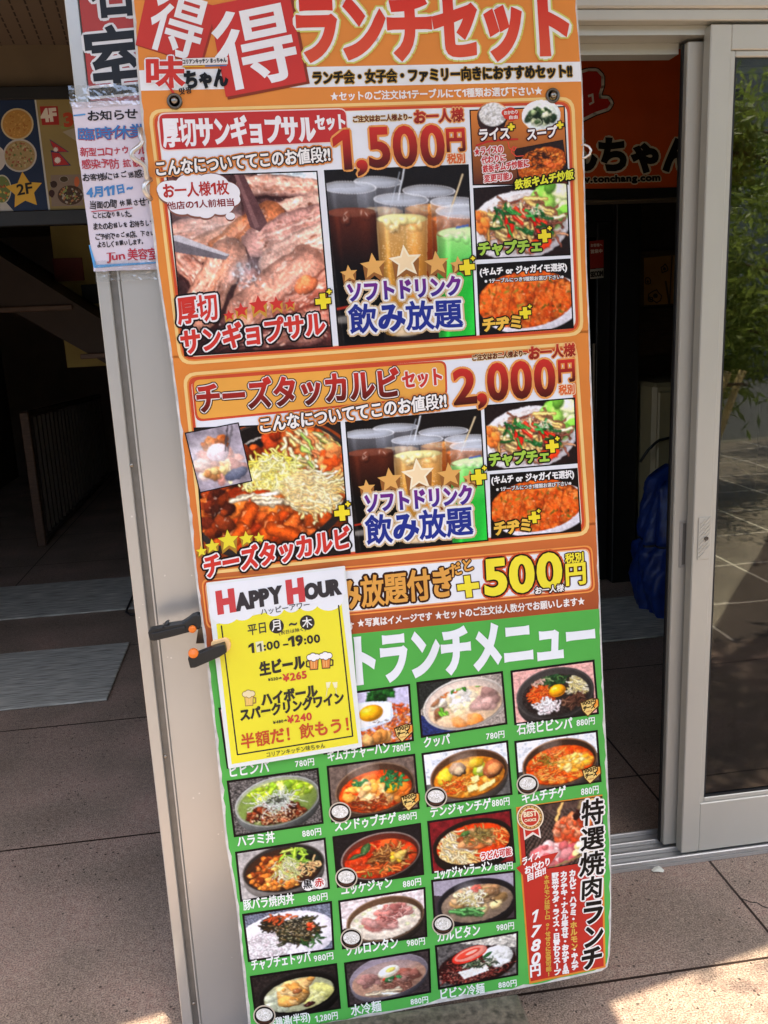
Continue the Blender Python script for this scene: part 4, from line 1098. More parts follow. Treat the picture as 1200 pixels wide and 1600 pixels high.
def dish_cheese_galbi(res):
    p = Pic(236, 222, res, '2a221e', 25); p.ell(120, 110, 150, 118, '9a4a24', -.35, .3); p.ell(118, 104, 142, 110, '3c3430', -.35, .3); p.ell(116, 100, 134, 102, '1c1614', -.35)
    p.poly([(70, 30), (112, 14), (112, 17), (70, 34)], 'a8a49c')
    p.clip_ell(116, 100, 134, 102, -.35)
    p.blobs(150, 120, 110, 120, 80, (6, 12), ['8a3a18', 'a84c20', '6a2a12', 'b86030', '9a4418'], .7, 2, edge=.4)
    p.blobs(110, 176, 36, 62, 40, (6, 13), ['b04420', 'c8602c', '8a3014', 'd87c44'], .7, 2, rot=1); p.strands(60, 176, 34, 56, 34, 30, 3, ['d8c490', 'c8b070', '9ab060', 'e89060', 'e8dcb0'], .9, .5, .2)
    p.blobs(40, 226, 80, 30, 40, (5, 9), ['d8703c', 'e89058', 'c05428'], .6, 2)
    p.strands(420, 120, 92, 48, 44, 26, 1.7, ['f0e488', 'e8d868', 'f8f2b4', 'd8c050', 'f4ec9c'], None, 3, .3); p.strands(360, 172, 112, 44, 34, 30, 1.8, ['f0d8a0', 'e8c888', 'f6e6bc', 'd8ac68'], .5, .7, .3)
    p.ell(122, 90, 42, 36, 'f2e8a0', .4, 0, .35, 14); p.ell(176, 112, 46, 34, 'f0deb4', .4, 0, .35, 14)
    p.blobs(120, 62, 156, 76, 48, (7, 15), ['b0481c', 'c8602a', '8a3012', 'd87838', 'a03c16'], .8, 2.2, rot=-.5); p.strands(7, 78, 118, 34, 8, 40, 4, ['ecdcc0', 'd8c4a0'], .05, .2, .1)
    for x, y, a in ((72, 150, -1), (106, 170, -1.1), (50, 178, -.8), (130, 176, .4)): p.line([(x - 18 * math.cos(a), y - 18 * math.sin(a)), (x + 18 * math.cos(a), y + 18 * math.sin(a))], 12, 'b4501e', .7); p.ell(x - 3, y - 9, 6, 2, 'f0a878', a, 0, .7)
    p.blobs(20, 24, 140, 20, 40, (6, 12), ['5a2414', '7a3418', '3c1a10'], .7, 2); p.gloss(90, 110, 120, 110, 80, (.6, 1.7)); p.noise(.2, 3)
    return p.out(1.5, 9)

def dish_inset(res):
    p = Pic(84, 96, res, '9a929a', 26); p.noise(.3, 18); p.blobs(40, 40, 60, 34, 26, (5, 11), ['c89888', 'd8b0a0', 'b88478', 'e4ccc0'], .4, 1.8, edge=.15, al=.8)
    p.blobs(40, 42, 26, 20, 9, (3, 6), ['c0703c', 'a85c30', 'd88c54'], .6, 1.7); p.ell(42, 40, 18, 15, 'e4ccd0', 0, .3); p.poly([(40, 54), (58, 54), (54, 94), (48, 94)], 'f0dcb0'); p.blobs(10, 38, 70, 26, 8, (3, 6), ['e8c888', 'c08858'], .5, 2); p.ell(62, 80, 20, 9, '5c6070', -.2, .3)
    p.line([(66, 2), (54, 40)], 1.4, '4a4448'); p.line([(74, 2), (58, 40)], 1.4, '6a6468'); p.steam(24, 40, 22, .4); p.steam(62, 60, 16, .3)
    return p.out()

def dish_kimchi_rice(res):
    p = Pic(82, 60, res, '2a1e1a', 27); p.ell(42, 36, 42, 30, 'b85c24', -.1, .2); p.blobs(420, 42, 36, 40, 28, (1, 2), ['d07a34', 'c0601e', 'e08c48', 'a84c18'], .4, 1.7, edge=.25)
    p.strands(60, 38, 26, 24, 16, 8, .8, ['3a1e10', '4a2814'], None, 3); p.blobs(8, 60, 40, 14, 8, (3, 5), ['e86a34'], .5, 1.6); p.gloss(30, 42, 36, 36, 22, (.3, .6))
    return p.out()

def dish_rice_round(res):
    p = Pic(50, 44, res, 'e0904c', 28); p.ell(25, 23, 24.5, 21.5, '3a2a28', 0, .3); p.ell(26, 20, 22, 18.5, 'e4e2dc', 0, .15); p.clip_ell(26, 20, 22, 18.5)
    p.blobs(230, 26, 20, 22, 18, (.9, 1.7), ['f4f2ee', 'dcdad4', 'ffffff', 'c8c6c0'], .3, 2, edge=.15)
    return p.out(.6)

def dish_soup_round(res):
    p = Pic(62, 50, res, 'e0904c', 29); p.ell(31, 24, 31, 24, 'e9eeec', 0, .12); p.ell(31, 25, 25, 19, 'dfe6da', 0, .1); p.blobs(70, 31, 26, 21, 11, (2, 4.5), ['2c3c24', '1c2c18', '3c5030', 'b8c898', 'dce0c0'], .5, 1.8, edge=.3); p.gloss(20, 31, 24, 20, 10)
    return p.out()

def dish_grill(res):
    p = Pic(124, 104, res, '4a3a34', 30); p.noise(.4, 8)
    for x in range(-80, 130, 7): p.line([(x, 104), (x + 60, 20)], .9, '15100e'); p.line([(x, 10), (x + 90, 104)], .7, '6a625c', 0, .7)
    p.ell(78, 52, 34, 26, 'c8623c', -.4, .5); p.blobs(110, 74, 46, 26, 24, (2, 6), ['d87850', 'c05838', 'e49470', 'a84428', 'f0b090'], .5, 2, edge=.3); p.blobs(12, 86, 24, 8, 6, (2, 4), ['2a1614', '3c2220'], .4); p.ell(106, 10, 18, 12, 'f8d890', 0, 0, .9, 8)
    for k in range(9): p.line([(96 + k, 10), (108 - k * 2, 30), (100 + k, 52), (84, 76)], 1.5, 'f0a858', 0, .35)
    p.line([(50, 28), (62, -4)], 2.4, 'e8b878', .3)
    p.blobs(60, 42, 82, 30, 16, (4, 8), ['d87878', 'c86068', 'e8a0a0', 'f0c8c4'], .4, 2.2, rot=-.3, edge=.2); p.blobs(20, 90, 82, 14, 10, (3, 7), ['f8f0d0', 'f0d890'], .2, 1.4, edge=0); p.line([(36, 104), (124, 84)], 1.4, '8a7a50')
    return p.out()

# ------------------------------------------------------------------ the big menu board
BP = Plane((0.26, 1.5, 0.12), (1, .005, .014), (-.022, .057, .998))
board = empty('menu_board', 'tall orange and green restaurant menu board covered in dish photographs, hung on the metal post', 'menu board', matrix=BP.matrix())

LEFT = [(200, -60), (206, 0), (213, 99), (231, 300), (245, 420), (267, 564), (281, 675), (303, 880), (309, 930), (320, 1010), (336, 1150), (353, 1318), (369, 1412), (388, 1600), (391, 1626)]
RIGHT = [(897, -60), (901, 0), (910, 126), (915, 336), (917, 420), (920, 478), (927, 681), (935, 869), (938, 944), (942, 1053), (949, 1194), (953, 1290), (955, 1361), (955, 1440), (953, 1490), (949, 1511)]
BOTTOM = [(940, 1517), (890, 1529), (816, 1544), (680, 1568), (544, 1596), (450, 1614)]
def edge_x(E, y):
    return float(np.interp(y, [p[1] for p in E], [p[0] for p in E]))
outline = BP.loc(LEFT + BOTTOM[::-1] + RIGHT[::-1])
MB().prism([tuple(p) for p in outline], 0.0, 0.009, 'y').build('panel', BOARD_WHITE, board)

def band(ink, y0, y1, c0, c1, layer=0, n=26, wear=1.0):
    """strip of background print from board edge to board edge, with chipped margins"""
    # y0,y1: (left y, right y); colours blend downwards
    P, C = [], []
    for i in range(n + 1):
        t = i / n; yl = y0[0] + (y1[0] - y0[0]) * t; yr = y0[1] + (y1[1] - y0[1]) * t
        a = edge_x(LEFT, yl) + 3.0 + wear * abs(rw.gauss(0, .9)); b = edge_x(RIGHT, yr) - 1.6 - wear * abs(rw.gauss(0, .8))
        c = lin(c0) * (1 - t) + lin(c1) * t
        P += [(a, yl), ((a + b) / 2, (yl + yr) / 2), (b, yr)]; C += [c] * 3
    F = []
    for i in range(n):
        for k in (0, 1): F.append((3 * i + k, 3 * i + k + 1, 3 * i + 4 + k, 3 * i + 3 + k))
    ink.raw(P, F, np.array(C), layer)

# --- header
hd = Ink(BP)
band(hd, (-58, -58), (560, 520), 'e8913f', 'e38a3b', 0, 40)
band(hd, (110, 96.5), (142, 127.5), 'eef0f0', 'eef0f0', 1, 4, .2)
hd.poly([(232, -14), (342, 12), (316, 104), (212, 71)], 'a03a28', 2); hd.poly([(230, -16), (339, 10), (313, 101), (212, 70)], 'cc3f36', 3)
hd.poly([(329, 14), (456, -14), (484, 131), (356, 156)], '8a3a24', 4); hd.poly([(326, 10), (451, -16), (479, 128), (353, 152)], 'cf3c35', 5)
header = hd.build('header_print', INK, board)
t = Ink(BP)
t.text('得', (226, 72), (304, 96), 96, 'f2f2f2', 2.4, up=(.27, -1), layer=5)
t.text('得', (350, 144), (469, 119), 120, 'f4f4f4', 3.2, up=(-.21, -1), layer=6)
t.text('ランチセット', (471, 97), (886, 88), 97, ('d8372c', 'e05a3c'), 5.2, [(12.5, 'd9d46a'), (9.8, 'f4f4ee')], layer=5)
t.build('title_lettering', INK, header)
t = Ink(BP)
t.text('ランチ会・女子会・ファミリー向きにおすすめセット!!', (490, 132), (893, 121), 20, '16140f', .95, [(2.2, 'c99c30')], layer=4)
t.text('★セットのご注文は1テーブルにて1種類お選び下さい★', (517, 158), (847, 149), 14, 'f6f2ec', .55)
t.build('slogan_lettering', INK, header)
t = Ink(BP)
t.text('味', (231, 138), (288, 136), 47, 'd03a32', 2.2, [(4.2, 'f2eeee')], layer=7, skew=.05, jitter=.04)
t.line([(259, 128), (274, 150)], 3.5, 'd03a32', 10)
t.text('ちゃん', (291, 139), (356, 135), 26, '141414', 1.7, layer=9)
t.poly([(285, 92), (356, 90), (356, 101), (286, 103)], 'f0ece8', 7)
t.text('コリアンキッチン まっちゃん', (286, 101), (354, 98), 7, '22242c', .3, layer=8)
t.line([(286, 105), (320, 104)], 1.6, 'e8c040', 8); t.line([(320, 104), (354, 103)], 1.6, '3a8ac0', 8)
t.text('맛짱', (281, 149), (300, 146), 10, '1a1414', .5, layer=9)
t.build('shop_logo', INK, header)

def border(ink, q, r, layer=2, cream='f6cf83'):
    ink.poly(rquad(q, r), cream, layer); ink.poly(rquad(inset(q, 5), r - 3), 'e2893a', layer + .5)
    ink.poly(rquad(inset(q, 7.5), r - 5), 'd2502f', layer + 1); ink.poly(rquad(inset(q, 12), r - 8), 'f0ead2', layer + 1.5)
    ink.poly(rquad(inset(q, 13.5), r - 9), 'eceef2', layer + 2)

CACHE = {}
def photo(parent, quad, fn, vw, res=.95, bd=2.2, layer=5, deco=None, label=None):
    q = np.asarray(quad, float); ink = Ink(BP)
    ink.poly(inset(q, -bd / 2), '15110f', layer - .5)
    key = (fn.__name__, round(res, 2))
    if key not in CACHE: CACHE[key] = fn(np.linalg.norm(q[1] - q[0]) / vw * res)
    ink.picture(inset(q, bd / 2), CACHE[key], layer)
    if deco: deco(ink, layer + 1)
    return ink.build('dish_photo', INK, parent, label)

def stars5(ink, pts, fill, side, layer, mid=None):
    for (x, y, r) in pts:
        ink.poly([(x - r * .8, y - r * .2), (x + r * .8, y - r * .2), (x + r * .75, y + r * 1.25), (x + r * .1, y + r * .7), (x - r * .55, y + r * 1.25)], side, layer)
    for i, (x, y, r) in enumerate(pts):
        ink.star((x, y), r, mid if (mid and i == 2) else fill, layer + 1); ink.star((x, y), r * .72, 'fbe0b0' if mid and i == 2 else fill, layer + 1.3)

def small_set(parent, chap, chij, lab1, lab2, lines, plus1, plus2):
    def d1(k, L):
        k.text('チャプチェ', *lab1, 21, 'a8d04a', 1.1, [(3.6, '1c1a10')], layer=L, taper=.9); k.plus(plus1, 10, layer=L + 2); k.plus((plus1[0] + 8, plus1[1] - 12), 3.4, layer=L + 2)
    photo(parent, chap, dish_chapche, 148, deco=d1, label='printed photo of glass noodles with vegetables')
    def d2(k, L):
        k.text('(キムチ or ジャガイモ選択)', *lines[0], 14, 'f4f2ee', .6, [(2.4, '1a1512')], layer=L); k.text('※1テーブルにつき1種類お選び下さい※', *lines[1], 7, 'e8e4e0', .25, [(1.2, '1a1512')], layer=L)
        k.text('チヂミ', *lab2, 19, 'f0c04a', 1.2, [(3.6, '1c1508')], layer=L); k.plus(plus2, 9, layer=L + 2); k.plus((plus2[0] + 7, plus2[1] - 10), 3, layer=L + 2)
    photo(parent, chij, dish_chijimi, 148, deco=d2, label='printed photo of a red kimchi pancake')

def drinks(parent, quad, st, soft, nomi, pl):
    def d(k, L):
        stars5(k, st, 'eab060', '9a6230', L, 'fff0cc')
        k.text('ソフトドリンク', *soft, 28, ('7a2a86', '3a2f8c'), 1.5, [(7.2, 'd8bc92'), (4.6, 'f4f2f0')], layer=L + 2)
        k.text('飲み放題', *nomi, 44, '27348c', 2.0, [(7.2, 'd8bc92'), (4.6, 'f4f2f0')], layer=L + 4)
        k.plus(pl, 12, layer=L + 6); k.plus((pl[0] + 9, pl[1] - 14), 3.6, layer=L + 6)
    photo(parent, quad, dish_drinks, 226, deco=d, label='printed photo of tall iced soft drinks')

PRICE = ('d0342a', '4a1a12')
def price(parent, big, small, per):
    k = Ink(BP)
    for s, a, b, h in big: k.text(s, a, b, h, PRICE, 2.4, [(5.6, 'f0a458')], layer=7)
    s, a, b, h = small[0]; k.text(s, a, b, h, PRICE, 1.6, [(3.6, 'f0a458')], layer=7)
    s, a, b, h = small[1]; k.text(s, a, b, h, 'e0672c', .8, [(1.8, 'f6ddb8')], layer=7)
    s, a, b, h = per[0]; k.text(s, a, b, h, '6a2a14', .5, [(1.3, 'f0d8a0')], layer=7)
    s, a, b, h = per[1]; k.text(s, a, b, h, ('c03428', '8a2418'), 1.1, [(2.6, 'f2b070')], layer=7)
    k.build('price_lettering', INK, parent)

def name_on_photo(k, body, a, b, h, L, tp=1.0):
    k.text(body, a, b, h, 'd23a30', 1.6, [(7.0, '1a1312'), (4.0, 'f4f0ee')], layer=L, taper=tp)

# --- set menu 1
k = Ink(BP); border(k, [(231, 171), (897, 151), (912, 524), (280, 571)], 22)
k.poly(rquad([(246, 177), (541, 169), (545, 223), (251, 237)], 12), 'f4d8d0', 5); k.poly(rquad([(248, 179), (540, 171), (543, 221), (253, 235)], 11), 'c63634', 5.5)
set1 = k.build('set_menu_section', INK, board)
k = Ink(BP)
k.text('厚切サンギョプサル', (257, 230), (493, 221), 46, 'f6f2f2', 1.9, layer=7, taper=.86)
k.text('セット', (494, 204), (539, 202), 22, 'f6f2f2', 1.2, layer=7)
k.text('こんなについててこのお値段?!', (246, 276), (516, 253), 24, 'f6f2ec', .9, [(4.8, 'e89048'), (2.7, '2a1712')], layer=9)
k.build('set_name_lettering', INK, set1)
price(set1, [('1', (525, 264), (548, 263), 58), (',', (560, 273), (573, 272), 20), ('500', (579, 261), (694, 257), 60)], [('円', (699, 237), (726, 236), 34), ('税別', (699, 256), (726, 255), 15)],
      [('ご注文はお二人様より~', (552, 192), (643, 188), 10), ('お一人様', (648, 194), (724, 190), 21)])
def deco_meat(k, L):
    C = [(270, 300, 22), (262, 296, 16), (300, 292, 26), (330, 294, 28), (352, 302, 22), (310, 318, 26), (345, 320, 20), (285, 318, 22), (362, 312, 13), (322, 330, 14), (360, 338, 7)]
    for x, y, r in C: k.circle((x, y + 1), r * 1.08, r * .84 + 1.5, '8a5a4c', L)
    for x, y, r in C: k.circle((x, y), r * 1.05, r * .8, 'f2f0f2', L + .5)
    k.text('お一人様1枚', (257, 310), (358, 304), 22, 'b8342e', .8, layer=L + 1); k.text('他店の1人前相当', (262, 328), (366, 322), 12, '8a2a28', .45, layer=L + 1)
    stars5(k, [(358, 493, 9), (377, 485, 12), (404.5, 477, 16), (432, 475, 12), (453, 475, 9)], 'd63c34', 'd09a3c', L)
    name_on_photo(k, '厚切', (280, 507), (341, 499), 40, L + 2); name_on_photo(k, 'サンギョプサル', (286, 554), (508, 522), 38, L + 4, .95)
    k.plus((504.5, 471), 12, layer=L + 8); k.plus((514, 456), 4, layer=L + 8)
photo(set1, [(261, 276), (495, 268), (519, 541), (289, 556)], dish_meat, 250, deco=deco_meat, label='printed photo of thick grilled pork slices')
drinks(set1, [(507, 267), (731, 258), (743, 524), (530, 540)], [(545, 428, 14), (583, 416, 21), (633, 409, 27), (682, 412, 20), (716, 414, 14)], ((545, 471), (719, 460)), ((547, 521), (722, 511)), (729, 418))
small_set(set1, [(740, 295), (885, 285), (890, 398), (745, 405)], [(745, 414), (890, 405), (895, 512), (750, 523)], ((748, 400), (845, 393)), ((755, 518), (813, 512)),
          [((750, 433), (885, 425)), ((757, 443), (880, 436))], (850, 369), (820, 489))
k = Ink(BP)
q = [(733, 172), (882, 166), (888, 289), (738, 290)]
k.poly(q, '1a1310', 5); k.poly(inset(q, 2), None, 5.5, ('e3863a', '5a2a1c'))
k.circle((768, 190), 22, 18, '3a2420', 6)
def round_pic(k, c, rx, ry, fn, vw, L):
    im = fn(2 * rx / vw * 1.1); H, W = im.shape[:2]
    n0 = len(k.F); k.picture([(c[0] - rx, c[1] - ry), (c[0] + rx, c[1] - ry - 1.5), (c[0] + rx, c[1] + ry - 1.5), (c[0] - rx, c[1] + ry)], im, L)
    keep = []
    for i, f in enumerate(k.F[n0:]):
        yy, xx = divmod(i, W - 1)
        if ((xx + .5) / (W - 1) * 2 - 1) ** 2 + ((yy + .5) / (H - 1) * 2 - 1) ** 2 < .97: keep.append(f)
    k.F[n0:] = keep
round_pic(k, (769, 182), 25, 22, dish_rice_round, 50, 6.5); round_pic(k, (845, 182), 31, 25, dish_soup_round, 62, 6.5)
for x, y, r in ((790, 177, 7), (797, 175, 8), (804, 178, 7), (799, 183, 8), (792, 182, 6), (806, 183, 5)): k.circle((x, y), r, r * .85, 'd8402c', 8)
k.text('おかわり', (787, 180), (808, 178), 5.5, 'f4e8e0', .25, layer=9); k.text('自由', (795, 187), (808, 186), 5.5, 'f4e8e0', .25, layer=9)
k.line([(744, 228), (760, 222), (785, 219), (808, 218)], 3, 'c83428', 8); k.line([(793, 222), (795, 232), (803, 236), (806, 231), (801, 230), (798, 238), (806, 245), (817, 244)], 1.5, 'e8503c', 9)
k.text('ライス', (749, 220), (795, 217), 17, 'f8f4f0', .8, [(3, '4a1a16')], layer=9); k.text('スープ', (824, 219), (869, 214), 17, 'f8f4f0', .8, [(3, '4a1a16')], layer=9)
k.plus((798, 199), 5.5, layer=9); k.plus((874, 196), 5.5, layer=9)
for s, a, b, h in (('★ライスの', (741, 244), (785, 239), 12), ('代わりに', (752, 257), (789, 252), 11), ('鉄板キムチ炒飯に', (754, 271), (825, 261), 12), ('変更可能♪', (756, 286), (799, 281), 12)):
    k.text(s, a, b, h, 'cc3a3a', .5, [(1.9, 'f4e6e0')], layer=11)
qq = [(804, 234), (878, 220), (885, 266), (810, 287)]
k.poly(inset(qq, -1), '16100e', 8); k.picture(qq, dish_kimchi_rice(.95), 8.5)
k.text('鉄板キムチ炒飯', (804, 297), (895, 280), 15, 'e8e83a', .8, [(3.0, '1c1a08')], layer=12)
k.build('dish_photo', INK, set1, 'printed panel of rice, seaweed soup and kimchi fried rice')

# --- set menu 2
k = Ink(BP); band(k, (556, 516), (870, 820), 'e38a3b', 'd8793a', 0, 24)
border(k, [(285, 583), (901, 534), (922, 836), (319, 898)], 20)
k.poly(rquad([(299, 591), (697, 563), (699, 620), (306, 659)], 12), 'd2502f', 5); k.poly(rquad([(302, 594), (694, 566), (696, 617), (309, 655)], 10), 'efab4a', 5.5)
set2 = k.build('set_menu_section', INK, board)
k = Ink(BP)
k.text('チーズタッカルビ', (311, 645), (624, 620), 46, PRICE, 1.9, [(5.2, '2a1712'), (3.6, 'f6ece4')], layer=7)
k.text('セット', (630, 607), (690, 601), 25, 'cc3a32', 1.2, [(3, 'f8f0e4')], layer=7)
k.text('こんなについててこのお値段?!', (408, 676), (697, 637), 24, 'f6f2ec', .9, [(4.8, 'e89048'), (2.7, '2a1712')], layer=11)
k.build('set_name_lettering', INK, set2)
price(set2, [('2', (711, 631), (743, 628), 52), (',', (748, 636), (759, 635), 19), ('000', (764, 625), (866, 617), 55)], [('円', (873, 597), (897, 595), 33), ('税別', (873, 617), (897, 615), 15)],
      [('ご注文はお二人様より~', (738, 564), (822, 556), 9.5), ('お一人様', (827, 562), (898, 556), 20)])
def deco_cheese(k, L):
    q = [(290, 677), (372, 661), (393, 751), (313, 769)]
    k.poly(inset(q, -1.2), '191414', L); k.picture(inset(q, .6), dish_inset(.95), L + .5)
    stars5(k, [(315, 861, 9), (332, 853, 12), (357, 844, 17), (385, 841, 12), (405, 840, 9)], 'ecdc3c', 'b08430', L + 1)
    name_on_photo(k, 'チーズタッカルビ', (322, 903), (547, 855), 36, L + 3, .95)
    k.plus((534, 801), 12, layer=L + 8); k.plus((543, 787), 4, layer=L + 8)
photo(set2, [(304, 669), (531, 660), (547, 864), (320, 888)], dish_cheese_galbi, 236, deco=deco_cheese, label='printed photo of cheese chicken in a hot pan')
drinks(set2, [(540, 660), (750, 639), (762, 844), (556, 863)], [(573, 763, 14), (609, 750, 20), (653, 742, 27), (702, 742, 20), (735, 747, 13)], ((572, 800), (737, 786)), ((573, 850), (738, 834)), (747, 745))
small_set(set2, [(757, 634), (897, 622), (901, 723), (762, 735)], [(766, 742), (901, 732), (907, 829), (768, 841)], ((765, 729), (857, 721)), ((773, 836), (828, 829)),
          [((768, 758), (896, 748)), ((775, 768), (892, 758))], (862, 697), (834, 808))

# --- drinks surcharge strip
k = Ink(BP); band(k, (866, 816), (1016, 952), 'd4743a', 'a4502c', 0, 14)
q = [(314, 905), (925, 851), (930, 925), (323, 983)]
k.poly(rquad(q, 12), 'f09a4c', 2); k.poly(rquad(inset(q, 2.5), 11), 'c8562c', 2.5); k.poly(rquad(inset(q, 5), 10), 'f4b67c', 3); k.poly(rquad(inset(q, 7), 9), 'eef0f2', 3.5)
strip = k.build('surcharge_section', INK, board)
k = Ink(BP)
k.text('飲み放題付き', (494, 957), (705, 931), 47, 'e2a34c', 1.9, [(4.8, '3a1c10')], layer=5)
k.text('だと', (706, 901), (739, 889), 18, 'e2a34c', .8, [(2.6, '3a1c10')], layer=6, up=(-.3, -1))
k.plus((731, 916), 17, 'f6e63c', '4a2410', 6, -.12, .28)
k.text('500', (760, 929), (876, 917), 53, 'f6e63c', 3, [(8.2, 'd8572c'), (5.8, '2a1610')], layer=5)
k.text('お一人様', (836, 928), (880, 923), 11, 'f6f0e8', .5, [(2.2, '3a1c10')], layer=9)
k.text('税別', (883, 880), (911, 877), 15, 'f6e63c', .8, [(2.2, '3a1c10')], layer=6); k.text('円', (885, 914), (914, 911), 32, 'f6e63c', 1.6, [(3.6, '4a2010')], layer=6)
k.text('★写真はイメージです ★セットのご注文は人数分でお願いします★', (559, 980), (913, 945), 13, 'f4ece4', .5, layer=5)
k.text('す', (545, 985), (553, 983), 11, 'f4ece4', .5, layer=5)
k.build('surcharge_lettering', INK, strip)

# --- green lunch menu
k = Ink(BP); band(k, (1014, 951), (1610, 1505), '56b04c', '58b452', .3, 46, 1.6)
rows = 30; P = []                                              # the chipped lower margin
for i in range(rows + 1):
    t_ = i / rows; x = 394 + (947 - 394) * t_; yb = np.interp(x, [391, 450, 544, 680, 816, 890, 940, 949], [1626, 1614, 1596, 1568, 1544, 1529, 1517, 1511])
    P += [(x, yb - 30), (x, yb - 2.0 - abs(rw.gauss(0, 2.6)))]
k.raw(P, [(2 * i, 2 * i + 2, 2 * i + 3, 2 * i + 1) for i in range(rows)], '57b250', .6)
green = k.build('lunch_menu_section', INK, board)
k = Ink(BP); k.text('トランチメニュー', (560, 1068), (928, 1022), 70, 'eef2f4', 3.4, layer=4, taper=.88); k.build('title_lettering', INK, green)

def rice(c):
    def d(k, L):
        k.circle(c, 17.5, 16.5, 'c8bca8', L + 1); k.circle(c, 15.5, 14.5, '1e1816', L + 1.5); k.circle((c[0], c[1] - 1.5), 13, 10, 'e2e0d8', L + 2)
        r = random.Random(int(c[0]))
        for _ in range(60):
            a, q = r.uniform(0, 6.28), math.sqrt(r.random()) * 11; k.circle((c[0] + q * math.cos(a), c[1] - 1.5 + q * .72 * math.sin(a)), 1.3, .7, r.choice(['f8f6f0', 'c4c0b6', 'ffffff']), L + 2.4 + r.random() * .4, 6, r.uniform(0, 3))
        k.circle((c[0], c[1] + 9), 10, 3.2, '4a3024', L + 1.8)
    return d
def cheese(c):
    def d(k, L):
        x, y = c
        k.poly([(x - 16, y - 7), (x + 3, y - 14), (x + 14, y - 13), (x + 15, y - 1), (x - 3, y + 16), (x - 12, y + 6)], '5a3410', L + 1)
        k.poly([(x - 14, y - 6), (x + 3, y - 12.5), (x + 12, y - 11.5), (x + 13, y - 2), (x - 3, y + 13.5), (x - 11, y + 5)], 'f4d27c', L + 1.5); k.poly([(x + 8, y - 11), (x + 12.5, y - 11), (x + 13, y - 3), (x + 6, y + 3)], 'f09a3a', L + 2)
        k.text('100円', (x - 13, y - 2), (x + 9, y - 6), 6.5, '2a1c10', .35, layer=L + 3); k.text('チーズ', (x - 10, y + 6), (x + 8, y + 1), 7, '2a1c10', .45, layer=L + 3); k.text('トッピング', (x - 6, y + 9), (x + 3, y + 7), 2.6, 'b03a20', .1, layer=L + 3)
    return d
def both(*ds):
    return lambda k, L: [d(k, L + 4 * i) for i, d in enumerate(ds)]
def noodle_note(k, L): k.text('うどん可能', (752, 1344), (799, 1335), 12, 'c83028', .5, [(2.2, 'f6f0ee')], layer=L)
def black_red(k, L):
    k.circle((481, 1382), 9.5, 9, 'f0eeec', L + 1); k.text('黒', (474.5, 1388), (488, 1386), 13, '1a1616', .5, layer=L + 2)
    k.circle((499, 1379), 9.5, 9, 'f0eeec', L + 1); k.text('赤', (492.5, 1385), (506, 1383), 13, 'c8281e', .5, layer=L + 2)
